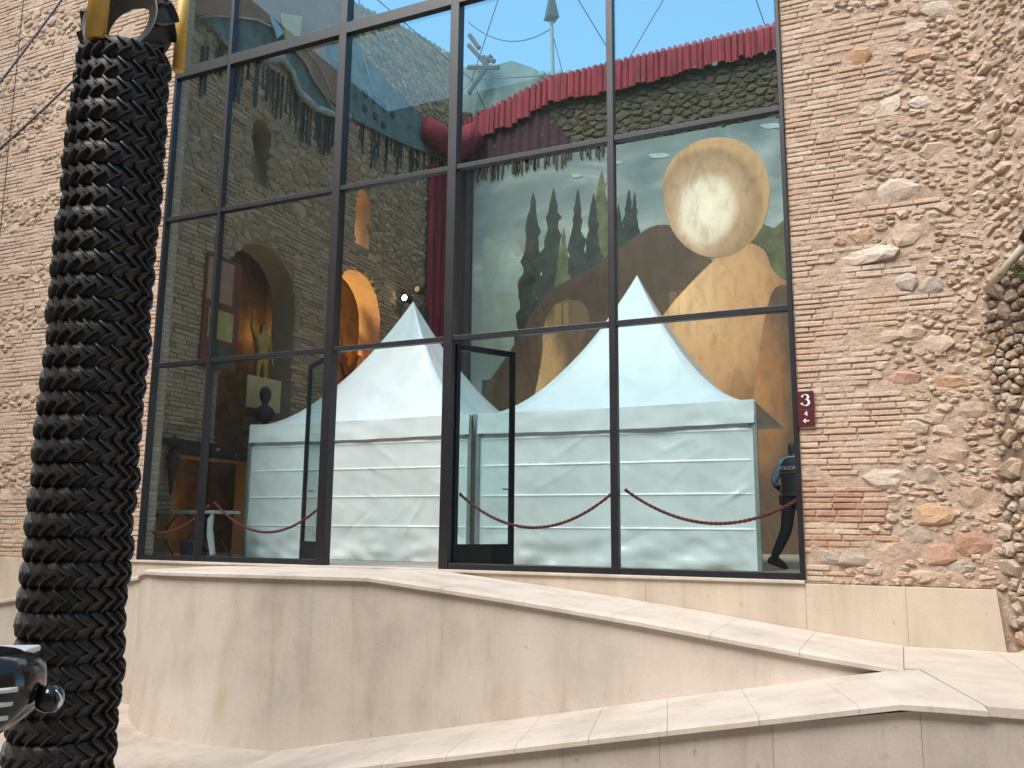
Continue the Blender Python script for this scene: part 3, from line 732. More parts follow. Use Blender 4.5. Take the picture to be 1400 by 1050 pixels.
# ------------------------------------------------------------------ tents
def tent(cx, cy, w, lab, seed, sides=(0, 1, 2, 3)):
    root = empty('marquee_tent', lab, 'tent', (cx, cy, 0)); h = w / 2; ez = 2.20; pk = 4.62
    rnd = random.Random(seed)
    # roof
    N = 40
    def f(u, v):
        t = max(abs(u), abs(v)); rr = min(1, sqrt(u * u + v * v) / 1.0); z = ez + (pk - ez) * (1 - t) ** 1.75
        ang = math.atan2(v, u); tt = t
        z += .012 * sin(ang * 9 + seed) * (1 - t) * t * 4 + noise.noise(Vector((u * 3, v * 3, seed))) * .02 * t * (1 - t) * 3
        z -= .05 * (1 - min(abs(u), abs(v)) / max(t, .001)) * t * (1 - t) * 2
        return (u * h, v * h, z)
    # grid with square rings
    V = [(0, 0, pk)]; Fs = []; rings = 26; seg = 8 * 6
    for i in range(1, rings + 1):
        t = (i / rings) ** 1.35
        for k in range(seg):
            q = k / seg * 4; s = int(q); fr = (q - s) * 2 - 1
            u, v = [(t, fr * t), (-fr * t, t), (-t, -fr * t), (fr * t, -t)][s]
            V.append(f(u, v))
    for k in range(seg): Fs.append((0, 1 + k, 1 + (k + 1) % seg))
    for i in range(rings - 1):
        a = 1 + i * seg; b = a + seg
        for k in range(seg): Fs.append((a + k, b + k, b + (k + 1) % seg, a + (k + 1) % seg))
    me = bpy.data.meshes.new('roof'); me.from_pydata(V, [], Fs); link('roof', me, M_tent, root, smooth=True)
    # valances and walls, per side
    root.scale = (1, .82, 1)
    for s in sides:
        R = Matrix.Rotation(s * pi / 2, 4, 'Z')
        us = lin(-h, h, 110)
        def fv(u, v):
            n = noise.noise(Vector((u * 2.2 + s * 9, seed, v * 2)))
            e = .02 * sin(pi * (u + h) / w)
            return R @ Vector((u, -h - .03 - .022 * n - .02 * (1 - v) , ez + .02 - e - (1 - v) * (.31 + .01 * n)))
        me = sheet(fv, us, [1, .93, .75, .5, .3, .12, .02, 0]); link('valance', me, M_tent, root, smooth=True)
        vs = sorted(lin(0, 1, 50) + [c / 1.98 + d for c in (.52, .98, 1.42, 1.82) for d in (-.012, -.007, -.004, -.002, 0, .002, .004, .007, .012)])
        folds = [(rnd.uniform(-h, h), rnd.uniform(.1, 1.8), rnd.choice((-1, 1)) * rnd.uniform(.5, 2.5), rnd.uniform(.006, .02) * rnd.choice((1, 1, -1))) for _ in range(26)]
        def fw(u, v):
            z = v * 1.98
            y = 0
            for cz in (.52, .98, 1.42, 1.82):
                d = (z - cz) / .011; y -= .016 / (1 + d * d) * (1 + .4 * noise.noise(Vector((u * 2, cz, seed))))
                if cz > z: pass
            y += .030 * noise.noise(Vector((u * .9 + z * .8, seed + s, z * 1.5 - u * .5))) + .010 * noise.noise(Vector((u * 3 + z * 4, seed + s, z * 3)))
            for (cu_, cz_, sl_, am_) in folds:
                q = (u - cu_) * .9 - (z - cz_) * sl_; ll = ((u - cu_) * sl_ + (z - cz_)) / .55
                y -= am_ * math.exp(-(q / .035) ** 2 - ll * ll)
            low = max(0, .55 - z) / .55
            y += low * (.11 * noise.noise(Vector((u * 1.5 - z * 1.2, seed + 4, z * 3.4))) + .05 * noise.noise(Vector((u * 4, seed + 7, z * 7 + u))))
            edge = min(1, (h - abs(u)) / .15)
            return R @ Vector((u, -h + .02 + y * edge, z + .004))
        me = sheet(fw, us, vs); link('side_panel', me, M_tent, root, smooth=True)
    for sx in (-1, 1):
        for sy in (-1, 1):
            if len(sides) < 4 and sx == 1 and sy == 1: continue
            link('pole', bx(sx * h - .03, sx * h + .03, sy * h - .03, sy * h + .03, 0, 2.2, .006), M_alu, root)
    for sx in (-1, 1):
        for k in range(2):
            link('eave_bracket', bx(sx * (h - .04) - .05, sx * (h - .04) + .05, -h - .012, -h + .02, 1.86, 2.0, .01), M_alu, root); break
    return root
tent(-3.70, 3.68, 4.05, 'white peaked marquee tent on the right, beside the officer', 2, (0, 3))
tent(-7.95, 3.72, 4.2, 'white peaked marquee tent on the left, seen through the open doorway', 5)

# ------------------------------------------------------------------ stage walls
XW = -11.3; YM = 11.0
# left wall in (y,z) plane with openings
def arch(y0, y1, z0, zs, n=12):
    r = (y1 - y0) / 2; c = (y0 + y1) / 2
    return [(y0, z0), (y1, z0)] + [(c + r * cos(pi * k / n), zs + r * sin(pi * k / n)) for k in range(n + 1)]
def yz(px, py): p = onX(px, py, XW); return (p.y, p.z)
A1 = arch(2.45, 4.55, 1.9, 5.0); A2 = arch(5.75, 7.75, 1.2, 5.45)
N1 = arch(2.95, 3.5, 7.25, 8.35, 8); N2 = arch(6.55, 7.15, 7.1, 8.2, 8)
DR = [(1.55, 0.0), (3.75, 0.0), (3.75, 1.72), (1.55, 1.72)]
lw = empty('stage_wall', 'olive brown stone wall inside the stage with arches and slit windows', 'wall', (XW, 0, 0), (0, 0, radians(90)))
# local x = world y ; local -y faces +x world
skyl = [(0.26, -.2), (0.26, 11.3)] + [(y, interp([(.7, 11.6), (6.0, 12.9), (8.1, 13.55), (11, 14.3)], y)) for y in lin(1, 11.4, 12)] + [(11.4, -.2)]
def shrink(a): return a
me = slab([skyl, A1, A2, N1, N2, DR], .6)
me.transform(Matrix.Rotation(radians(90), 4, 'X')); me.transform(Matrix.Translation((0, .6, 0)))
link('wall_core', me, M_inMortar, lw)
def inpoly(poly):
    def f(u, v):
        c = False; n = len(poly)
        for i in range(n):
            x1, y1 = poly[i]; x2, y2 = poly[(i + 1) % n]
            if (y1 > v) != (y2 > v) and u < (x2 - x1) * (v - y1) / (y2 - y1) + x1: c = not c
        return c
    return f
holes = [inpoly(p) for p in (A1, A2, N1, N2, DR)]
def hol(u, v):
    return any(h(u, v) for h in holes) or v > interp([(.7, 11.6), (6.0, 12.9), (8.1, 13.55), (11, 14.3)], u) - .1
def holw(u, v): return hol(u, v) or any(hol(u + a, v + b) for a, b in ((.09, 0), (-.09, 0), (0, .06), (0, -.06)))
mortar_sheet(lw, .28, 11.0, 0, 14.2, M_inMortar, .09, .02, .006, 15, hole=holw)
def kS(u, v):
    n = noise.noise(Vector((u * .6, 7, v * .8))) + .8 * noise.noise(Vector((1, 3, v * 1.7)))
    for (a, b) in ((2.45, 4.55), (5.75, 7.75)):
        if v < 6.6 and (a - .55 < u < a or b < u < b + .5): return True
    if u < 2.2 and v < 6: return True
    return n > .12
dress_wall(lw, .28, 11.0, .02, 14.2, kS, .085, (.26, .44), (M_inBrick, M_inStone, M_inBrick), 31, (), hole=holw, rub=(.07, .17), st=1.5, focus=(3.2, 5.5), brickdepth=(.02, .05), depth=(.02, .05))
# niche backs behind the openings
bk = link('niche_backing', bx(XW - 1.35, XW - 1.25, .9, 9.5, -.1, 10), masonry('niche_rock', [(.34, .20, .09), (.28, .15, .06)], (.16, .08, .035), .9, 1.0), lw if False else None)
setup(bk, 'ochre plaster wall seen through the arches of the stage wall', 'wall')
for yy in (.9, 5.1, 9.4):
    o = link('niche_divider', bx(XW - 1.25, XW - .61, yy, yy + .12, -.1, 10), M_inMortar); setup(o, 'plaster divider ' + {.9: 'nearest the glass', 5.1: 'between the two arches', 9.4: 'deepest in the stage'}[yy] + ' behind the stage wall', 'wall', 'niche dividers')
o = link('niche_floor', bx(XW - 1.25, XW - .61, 1.02, 9.4, 6.75, 6.85), M_inMortar); setup(o, 'gallery floor slab behind the slit windows', 'floor')
def lamp(name, loc, e, col, size=.3):
    l = bpy.data.lights.new(name, 'POINT'); l.energy = e; l.color = col; l.shadow_soft_size = size
    o = bpy.data.objects.new(name, l); COL.objects.link(o); o.location = loc; return o
lamp('niche_lamp', (XW - 1.0, 7.6, 2.4), 90, (1, .55, .18), .1)
lamp('niche_lamp', (XW - .75, 6.0, 4.3), 170, (1, .6, .25), .1)
lamp('doorway_lamp', (XW - .9, 2.3, .7), 5, (1, .5, .12), .1)
lamp('arch_lamp', (XW - .9, 4.7, 4.6), 2.5, (1, .6, .2), .1)
lamp('slit_lamp', (XW - .9, 6.95, 7.6), 16, (1, .6, .3), .1)
# mural wall
mw = empty('stage_wall', 'rough stone wall at the back of the stage carrying the painted mural', 'wall', (0, YM, 0))
link('wall_core', bx(-11.9, 3.2, .02, .6, -.2, 12.2), M_inMortar, mw)
link('side_return', bx(3.2, 3.6, -10.5, .6, -.2, 12.2), M_inMortar, mw)
mortar_sheet(mw, -11.3, 0, 10.45, 12.2, M_topMortar, .07, .02, .006, 17)
dress_wall(mw, -11.3, -1.2, 10.58, 12.2, lambda u, v: False, .085, (.2, .4), (M_topStone, M_topStone, M_topStone), 33, (), rub=(.09, .19), st=1.5, focus=(-4, 11.2), depth=(.03, .06))
# scalloped red valance along the wall head
va = empty('valance', 'pleated crimson valance hanging from the head of the mural wall', 'curtain', (0, YM - .1, 0))
x = -10.9; k = 0
vt = [(-10.9, 11.9), (-8.2, 12.72), (-6, 12.80), (-2, 12.86), (0, 12.9)]
vb = [(-10.9, 11.35), (-9.2, 11.55), (-8.2, 12.0), (-6.3, 11.98), (-4, 12.08), (-2, 12.2), (0, 12.25)]
rv = random.Random(4)
while x < -.9:
    w = rv.uniform(.13, .21); cx = x + w / 2; zt = interp(vt, cx); zb = interp(vb, cx) + rv.uniform(-.06, .06); bm = bmesh.new()
    M = Matrix.Translation((cx, 0, 0))
    cols = []
    for a in lin(-1, 1, 9):
        y = -.09 * sqrt(max(0, 1 - a * a)) + .02 * sin(a * 9 + k)
        tz = zt + .07 * sqrt(max(0, 1 - a * a)); cols.append([bm.verts.new((cx + a * w / 2 * (1 if i == 0 else 1.06), y - i * .02, tz + (zb - tz) * t)) for i, t in enumerate((0, .15, .5, 1))])
    for a, b in zip(cols, cols[1:]):
        for i in range(3): bm.faces.new((a[i], a[i + 1], b[i + 1], b[i]))
    link('pleat', bm, M_redcloth, va, smooth=True); x += w; k += 1
# dark maroon sheet standing in for the shaded opening, with ochre arc under the left part of the valance
o = link('recess_dark_sheet', sheet(lambda u, v: (u, YM - .09 - .04 * sin(u * 22), 10.75 + v * (min(11.9, interp(vb, u) + .1) - 10.75) * max(.02, 1 - max(0, (u + 8.7) / 1.2) ** 2)), lin(-10.7, -7.55, 60), [0, .5, 1]), M_darkred, smooth=True)
setup(o, 'dark maroon sheet standing in for the dim opening below the left end of the crimson valance', 'curtain')
# brown tassel fringe band below
bm = bmesh.new(); rf = random.Random(8)
for i in range(70):
    u = rf.uniform(-10.6, -6.6); box(bm, u, u + .04, YM - .1, YM - .06, 10.45 - rf.uniform(0, .35), 10.72)
o = link('fringe', bm, plain('brown_fringe', (.07, .045, .025), .9)); setup(o, 'brown fringe hanging above the painted cypresses', 'curtain', kind='stuff')

# mural panel : generic painted landscape (flat print)
def mural_mat():
    m, nt, p = mk('mural_sky'); L = nt.links.new
    ge = nd(nt, 'ShaderNodeNewGeometry'); mp = nd(nt, 'ShaderNodeMapping'); L(ge.outputs['Position'], mp.inputs[0])
    mp.inputs['Rotation'].default_value = (0, .35, 0); mp.inputs['Scale'].default_value = (.45, 1, 1.1)
    n = nd(nt, 'ShaderNodeTexNoise', Scale=1.1, Detail=6.0, Roughness=.5, Distortion=.8); L(mp.outputs[0], n.inputs[0])
    r = ramp(nt, [(0.3, (.06, .085, .09)), (.47, (.14, .165, .155)), (.58, (.25, .27, .24)), (.72, (.42, .43, .38))]); L(n.outputs[0], r.inputs[0])
    sx = nd(nt, 'ShaderNodeSeparateXYZ'); L(ge.outputs['Position'], sx.inputs[0])
    r2 = ramp(nt, [(0, (.36, .44, .40)), (1, (.10, .15, .14))]); mr = nd(nt, 'ShaderNodeMapRange'); L(sx.outputs[2], mr.inputs[0])
    mr.inputs[1].default_value = 6.5; mr.inputs[2].default_value = 10.5; L(mr.outputs[0], r2.inputs[0])
    c = mix(nt, .5, r.outputs[0], r2.outputs[0]); L(c, p.inputs['Base Color']); p.inputs['Roughness'].default_value = .85
    return m
def painted(name, stops, centre, radius, nscale=1.2, ns=.35):
    """painted pigment: radial ramp around a point of the picture, broken by brush noise"""
    m, nt, p = mk(name); L = nt.links.new
    ge = nd(nt, 'ShaderNodeNewGeometry'); mp = nd(nt, 'ShaderNodeMapping'); L(ge.outputs['Position'], mp.inputs[0])
    mp.vector_type = 'TEXTURE'; mp.inputs['Location'].default_value = centre; mp.inputs['Scale'].default_value = (radius[0], 50, radius[1])
    ln = nd(nt, 'ShaderNodeVectorMath', operation='LENGTH'); L(mp.outputs[0], ln.inputs[0])
    n = nd(nt, 'ShaderNodeTexNoise', Scale=nscale, Detail=5.0, Distortion=.5); L(ge.outputs['Position'], n.inputs[0])
    a = nd(nt, 'ShaderNodeMath', operation='MULTIPLY_ADD'); L(n.outputs[0], a.inputs[0]); a.inputs[1].default_value = ns; a.inputs[2].default_value = -ns / 2
    s = nd(nt, 'ShaderNodeMath', operation='ADD'); L(ln.outputs[1], s.inputs[0]); L(a.outputs[0], s.inputs[1])
    r = ramp(nt, stops); r.color_ramp.interpolation = 'EASE'; L(s.outputs[0], r.inputs[0])
    m2 = nd(nt, 'ShaderNodeMapping'); L(ge.outputs['Position'], m2.inputs[0]); m2.inputs['Scale'].default_value = (1, 1, .45); m2.inputs['Rotation'].default_value = (0, .6, 0)
    n2 = nd(nt, 'ShaderNodeTexNoise', Scale=3.5, Detail=8.0, Roughness=.65, Distortion=1.2); L(m2.outputs[0], n2.inputs[0])
    r2 = ramp(nt, [(.3, (.62, .58, .54)), (.52, (1, 1, 1)), (.75, (1.15, 1.12, 1.05))]); L(n2.outputs[0], r2.inputs[0])
    L(mix(nt, .75, r.outputs[0], r2.outputs[0], 'MULTIPLY'), p.inputs['Base Color']); p.inputs['Roughness'].default_value = .85
    return m
mu_ = empty('mural', 'large painted landscape mural with dark cypresses and pale boulder behind the tents', 'mural', (0, YM - .05, 0))
PL = [0]
def paint(name, pts, mat, smooth_n=0, world=False):
    if not world: pts = [onY(x, y, YM - .05) for x, y in pts]; pts = [(p.x, p.z) for p in pts]
    for _ in range(smooth_n):
        q = []
        for i in range(len(pts)):
            a, b = pts[i], pts[(i + 1) % len(pts)]
            q += [(a[0] * .75 + b[0] * .25, a[1] * .75 + b[1] * .25), (a[0] * .25 + b[0] * .75, a[1] * .25 + b[1] * .75)]
        pts = q
    PL[0] += 1; me = slab([pts], .0003)
    me.transform(Matrix.Rotation(radians(90), 4, 'X')); 
    o = link(name, me, mat, mu_); o.location = (0, -.0005 * PL[0], 0); return o
paint('canvas', [(-10.42, 0.2), (1.5, .2), (1.5, 10.5), (-10.42, 10.5)], mural_mat(), world=True)
paint('painted_lake', [(659, 520), (730, 512), (730, 780), (659, 780)], plain('painted_blue', (.03, .055, .16), .8, var=.3, scale=3))
paint('painted_ice', [(659, 330), (668, 322), (680, 340), (700, 322), (716, 345), (712, 400), (716, 513), (659, 520)], plain('painted_grey_green', (.25, .31, .25), .8, var=.15, scale=2), 1)
paint('painted_peak', [(672, 400), (686, 345), (694, 330), (706, 352), (716, 346), (722, 400)], plain('painted_pale_peak', (.28, .36, .32), .85, var=.2, scale=2))
M_cyp = plain('painted_cypress', (.028, .038, .03), .85, var=.6, scale=2.5); M_cyp2 = plain('painted_olive', (.10, .105, .05), .85, var=.45, scale=2.5)
def cypress(cx, top_, bot, w, seed, mat):
    r = random.Random(seed); n = 26; w *= 1.5; Lp = []; Rp = []
    for i in range(n + 1):
        t = i / n; ww = w / 2 * (t ** .75) * (1 - .15 * t) * (1 + r.uniform(-.3, .3) * (t > .08)); y = top_ + (bot - top_) * t
        Lp.append((cx - ww + t * -4, y)); Rp.append((cx + ww * r.uniform(.7, 1.25) + t * -2, y + r.uniform(-3, 3)))
    paint('painted_cypress', Lp + Rp[::-1][:-1], mat)
for a in ((729, 262, 470, 34, 1, M_cyp), (757, 256, 470, 36, 2, M_cyp), (790, 258, 440, 26, 3, M_cyp), (771, 310, 470, 22, 4, M_cyp2), (823, 232, 420, 34, 5, M_cyp2), (812, 262, 430, 24, 6, M_cyp), (846, 278, 400, 22, 9, M_cyp), (860, 258, 380, 20, 7, M_cyp), (868, 262, 380, 16, 8, M_cyp)): cypress(*a)
M_dune = painted('painted_brown_dune', [(0, (.055, .035, .022)), (.6, (.09, .06, .038)), (1.0, (.15, .10, .06))], (-7.2, 11, 6.5), (4, 3.4), 1, .5)
M_shade = plain('painted_umber', (.050, .036, .026), .85, var=.35, scale=1.5)
M_ochre = painted('painted_ochre', [(0, (.72, .44, .22)), (.55, (.54, .30, .135)), (1.0, (.26, .12, .05))], (-4.3, 11, 6.3), (2.4, 3.6), 1, .25)
M_ochre2 = painted('painted_sand', [(0, (.62, .43, .22)), (.6, (.44, .27, .12)), (1.0, (.12, .08, .04))], (-8.7, 11, 4.2), (1.2, 2.3), 1.5, .25)
M_rust = painted('painted_rust', [(0, (.42, .20, .07)), (.5, (.30, .14, .055)), (1, (.12, .07, .04))], (-2.9, 11, 3.8), (.9, 2.6), 1.5, .3)
M_boulder = painted('painted_boulder', [(0, (.84, .72, .54)), (.36, (.78, .64, .46)), (.62, (.46, .29, .16)), (.85, (.34, .20, .10)), (1.1, (.50, .29, .13))], (-3.95, 11, 8.35), (1.45, 1.75), 1.0, .16)
paint('painted_rock', [(1020, 330), (1040, 305), (1058, 312), (1075, 298), (1120, 320), (1120, 470), (1060, 460)], M_cyp2)
paint('painted_hill', [(640, 560), (706, 470), (742, 400), (800, 372), (858, 330), (905, 300), (960, 330), (1010, 420), (1120, 470), (1120, 790), (700, 790)], M_dune, 2)
paint('painted_hill', [(705, 640), (742, 500), (742, 440), (765, 408), (800, 412), (808, 440), (790, 480), (795, 560), (860, 640), (860, 790), (700, 790)], M_ochre2, 2)
paint('painted_hill', [(790, 600), (812, 470), (840, 430), (880, 430), (900, 520), (940, 640)], M_ochre2, 2)
paint('painted_hill', [(880, 480), (905, 430), (958, 372), (1006, 330), (1046, 336), (1058, 380), (1120, 400), (1120, 790), (850, 790)], M_ochre, 2)
paint('painted_hill', [(1046, 420), (1066, 380), (1130, 420), (1130, 790), (1000, 790), (1028, 560)], M_rust, 2)
paint('painted_boulder', [(908, 280), (905, 244), (922, 212), (952, 192), (986, 186), (1018, 194), (1042, 216), (1054, 252), (1050, 292), (1034, 326), (1004, 350), (970, 354), (938, 340), (916, 312)], M_boulder, 2)
for (x, y, w, h) in ((900, 213, 30, 7), (1055, 172, 30, 8), (842, 222, 16, 4), (788, 240, 14, 5)):
    paint('painted_cloud', [(x + w * .6 * cos(a) * random.uniform(.7, 1.1), y + h * .6 * sin(a) * random.uniform(.6, 1.2)) for a in lin(0, 2 * pi * .92, 10)], plain('painted_cloud_white', (.30, .36, .32), .85, var=.2, scale=3), 1)
# dark side curtain panel left of the mural, red leg curtain
bm = bmesh.new()
o = link('side_curtain', sheet(lambda u, v: (u, YM - .12 + .03 * sin(u * 25), v), lin(-11.25, -10.46, 30), [0, 5, 10.6]), plain('charcoal_curtain', (.045, .045, .04), .9), smooth=True)
setup(o, 'charcoal curtain hanging between the red curtain and the mural', 'curtain')
o = link('red_curtain', sheet(lambda u, v: (XW + .16 + .05 * sin(u * 16 + .4 * sin(v)), u, v), lin(9.75, 10.85, 60), lin(.1, 10.4, 8)), M_redcloth, smooth=True)
setup(o, 'tall crimson curtain in the back left corner of the stage', 'curtain')
bm = bmesh.new(); pr = [Vector((XW + .3, 9.2, 11.15)), Vector((XW + .4, 9.9, 11.1)), Vector((XW + .5, 10.6, 11.15)), Vector((XW + 1.1, 10.75, 11.5))]
tube(bm, pr, [.30, .40, .42, .32], 16)
for v in bm.verts: v.co += Vector((0, 0, .06 * sin(v.co.y * 17)))
o = link('rolled_curtain', bm, M_redcloth, smooth=True); setup(o, 'rolled crimson drape bundled at the corner above the tall red curtain', 'curtain')

# roofs and skyline beyond
def tile_row(name, lab, pts, r=.11, mat=M_tile, dy=0):
    root = empty(name, lab, 'roof')
    P = [Vector(p) for p in pts]
    for a, b in zip(P, P[1:]):
        n = max(1, int((b - a).length / (r * 2.15)))
        for i in range(n):
            c = a.lerp(b, (i + .5) / n); t = (b - a).normalized(); nrm = Vector((0, 0, 1)).cross(t).normalized() * .22
            bm = bmesh.new(); tube(bm, [c - nrm, c + nrm], r * random.uniform(.9, 1.08), 8); link('roof_tile', bm, mat, root, smooth=True)
    return root
zz = lambda y: interp([(.7, 11.6), (6.0, 12.9), (8.1, 13.55), (11, 14.3)], y)
tile_row('tiled_eave', 'row of curved roof tiles topping the left stage wall', [(XW - .3, y, zz(y) + .03) for y in lin(4.5, 11.2, 7)], .13)
tw = empty('parapet_wall', 'weathered parapet coloured teal for the mirrored sky behind the crimson valance', 'wall', (0, 0, 0))
pp = [(-15.5, 9), (-15.5, 17.2), (-13.4, 17.0), (-12.6, 16.8), (-11.6, 16.85), (-10.8, 16.4), (-10.2, 15.95), (-8.0, 15.6), (-3, 15.6), (4, 15.6), (4, 9)]
me = slab([pp], .5); me.transform(Matrix.Rotation(radians(90), 4, 'X')); me.transform(Matrix.Translation((0, 16.5, 0))); link('wall_core', me, M_tealwall, tw)
bm = bmesh.new(); rd = random.Random(3)
for i in range(170):
    u = rd.uniform(-13, -7.6); zt = 15.0 + rd.uniform(-.2, .25); w = rd.uniform(.02, .06)
    box(bm, u, u + w, 15.96, 16.0, zt - rd.uniform(.2, 1.0), zt)
o = link('drips', bm, M_drip, tw); o['kind'] = 'stuff'
tile_row('tiled_eave', 'row of curved roof tiles along the teal parapet behind the valance', [(-10.6, 16.2, 16.1), (-8.0, 16.2, 15.62), (-1, 16.2, 15.62)], .14)
# jagged timber truss remains at the left of the parapet
tr = empty('roof_truss', 'brown broken timber frame against the sky beside the second thick mullion', 'timber frame')
for a, b in (((641, 62), (668, 92)), ((655, 100), (672, 76)), ((640, 92), (682, 92)), ((640, 128), (668, 88)), ((642, 48), (655, 66)), ((660, 78), (676, 84))):
    bm = bmesh.new(); tube(bm, [onY(*a, 15.6), onY(*b, 15.6)], .09, 6); link('beam', bm, plain('weathered_beam', (.06, .05, .03), .9), tr)
# spear finial
fn = empty('finial', 'dark spear shaped finial on a pole rising above the parapet', 'finial', onY(757, 108, 13.5))
b0 = onY(757, 108, 13.5); t0 = onY(754, 28, 13.5)
bm = bmesh.new(); tube(bm, [(0, 0, -.6), (t0 - b0)], .055, 10); link('pole', bm, plain('grey_pole', (.14, .17, .17), .6), fn)
bm = bmesh.new(); hh = t0 - b0
lathe(bm, [(.06, -.04), (.27, .06), (.24, .16), (.03, 1.15)], 4, Matrix.Translation(hh)); link('spear_head', bm, M_iron, fn)
bm = bmesh.new(); a = onY(640, 30, 13.5) - b0; b = onY(752, 40, 13.5) - b0
tube(bm, [a.lerp(b, t) + Vector((0, 0, -.55 * 4 * t * (1 - t))) for t in lin(0, 1, 12)], .016, 5); link('stay_wire', bm, M_iron, fn)
bm = bmesh.new(); tube(bm, [onY(757, 52, 13.5) - b0, onY(771, 106, 13.5) - b0], .014, 5); link('stay_wire', bm, M_iron, fn)

# geodesic dome struts
dm = empty('geodesic_dome', 'thin lattice of geodesic dome struts over the stage', 'dome', (-4.6, 6.6, 9.6))
b = bmesh.new(); bmesh.ops.create_icosphere(b, subdivisions=2, radius=8.2)
M_strut = plain('strut_paint', (.09, .06, .04), .7)
for e in b.edges:
    p, q = e.verts[0].co, e.verts[1].co
    if p.z > -.2 and q.z > -.2 and max(p.y, q.y) < 20 and min(p.y, q.y) > -6.2:
        bm = bmesh.new(); tube(bm, [p, q], .015, 5); link('strut', bm, M_strut, dm)
b.free()

# relief on upper left wall : canvas-like terracotta form with teal crust
rl = empty('wall_relief', 'torn terracotta and teal plaster relief high on the left stage wall', 'relief', (0, 0, 0))
def relief(name, pts, mat, off, th, n=1):
    P = [yz(*p) for p in pts]
    for _ in range(n):
        q = []
        for i in range(len(P)):
            a, b = P[i], P[(i + 1) % len(P)]
            q += [(a[0] * .75 + b[0] * .25, a[1] * .75 + b[1] * .25), (a[0] * .25 + b[0] * .75, a[1] * .25 + b[1] * .75)]
        P = q
    me = slab([P], th); me.transform(Matrix(((0, 0, 1, 0), (1, 0, 0, 0), (0, 1, 0, 0), (0, 0, 0, 1)))); me.transform(Matrix.Translation((XW + off, 0, 0)))
    return link(name, me, mat, rl)
relief('teal_band', [(238, -30), (262, 20), (292, 50), (318, 78), (352, 84), (378, 80), (392, 100), (400, 125), (424, 148), (452, 156), (462, 160), (480, 165), (540, 196), (590, 214), (612, 224), (612, 190), (560, 150), (500, 90), (470, 40), (470, -60)], M_tealcrust, .07, .06)
relief('terracotta_form', [(238, -40), (240, 14), (262, 26), (330, 26), (370, 38), (384, 60), (402, 78), (420, 110), (440, 140), (460, 150), (462, 130), (446, 96), (430, 62), (470, 60), (470, -60)], M_terra, .14, .06, 2)
relief('pale_flap', [(372, 22), (400, 26), (396, 58), (376, 56)], M_cream, .22, .04, 0)
relief('blue_flap', [(357, 25), (376, 48), (366, 56)], plain('pale_blue_flap', (.30, .5, .6), .7), .22, .03, 0)
def edge(pts, r, mat, off, name='crust_edge'):
    P = []
    for i in range(len(pts) - 1):
        a, b = pts[i], pts[i + 1]
        for t in (0, .33, .66): P.append((a[0] + (b[0] - a[0]) * t, a[1] + (b[1] - a[1]) * t))
    P.append(pts[-1]); W_ = []
    for p in P:
        y, z = yz(*p); W_.append(Vector((XW + off, y + random.uniform(-.02, .02), z + random.uniform(-.02, .02))))
    bm = bmesh.new(); tube(bm, W_, [r * random.uniform(.7, 1.2) for _ in W_], 7); link(name, bm, mat, rl, smooth=True)
edge([(292, 50), (318, 78)], .04, M_crust, .14)
edge([(352, 84), (378, 80), (392, 100), (402, 128), (424, 150), (452, 158), (470, 162)], .075, M_crust, .14)
edge([(262, 26), (330, 28), (368, 40)], .02, M_crust, .2)
edge([(384, 62), (406, 86), (420, 112), (452, 158)], .02, M_crust, .2)
edge([(404, 66), (428, 96), (444, 132)], .018, M_crust, .21)
edge([(486, 62), (496, 100), (505, 130)], .03, M_crust, .14)
for (x, y) in ((493, 130), (505, 138), (492, 150), (506, 160), (518, 148), (530, 158), (517, 172)):
    y_, z_ = yz(x, y); bm = bmesh.new()
    lathe(bm, [(.10, 0), (.10, .04)], 6, Matrix.Translation((XW + .125, y_, z_)) @ Matrix.Rotation(radians(90), 4, 'Y')); link('dark_hole_disc', bm, M_drip, rl)  # dark discs painted in for the shade inside the band's round holes
bm = bmesh.new(); rd = random.Random(12)
line = [(240, 70), (300, 75), (352, 95), (392, 118), (424, 158), (470, 166), (540, 200), (612, 228)]
for i in range(120):
    k = rd.choice(range(len(line) - 1)); t = rd.random(); a, c = line[k], line[k + 1]; y, z = yz(a[0] + (c[0] - a[0]) * t, a[1] + (c[1] - a[1]) * t)
    if rd.random() < .5 and k < 2: continue
    box(bm, XW + .05, XW + .07, y, y + rd.uniform(.02, .06), z - rd.uniform(.2, .9), z + .15)
o = link('drips', bm, M_drip, rl); o['kind'] = 'stuff'

# ------------------------------------------------------------------ human figures (skin modifier)
def figure(joints, edges, radii, name='body', sub=2):
    names = list(joints); me = bpy.data.meshes.new(name)
    me.from_pydata([joints[n] for n in names], [(names.index(a), names.index(b)) for a, b in edges], [])
    o = bpy.data.objects.new('tmp', me); COL.objects.link(o)
    md = o.modifiers.new('s', 'SKIN'); md.use_smooth_shade = True
    lay = me.skin_vertices[0].data if me.skin_vertices else None
    if lay is None:
        bm = bmesh.new(); bm.from_mesh(me); bm.verts.layers.skin.verify(); bm.to_mesh(me); bm.free(); lay = me.skin_vertices[0].data
    for i, n in enumerate(names):
        r = radii[n]; lay[i].radius = r if isinstance(r, tuple) else (r, r); lay[i].use_root = (n == 'pelvis')
    sb = o.modifiers.new('u', 'SUBSURF'); sb.levels = sub; sb.render_levels = sub
    bpy.context.view_layer.update()
    out = bpy.data.meshes.new_from_object(o.evaluated_get(bpy.context.evaluated_depsgraph_get()))
    bpy.data.objects.remove(o); return out
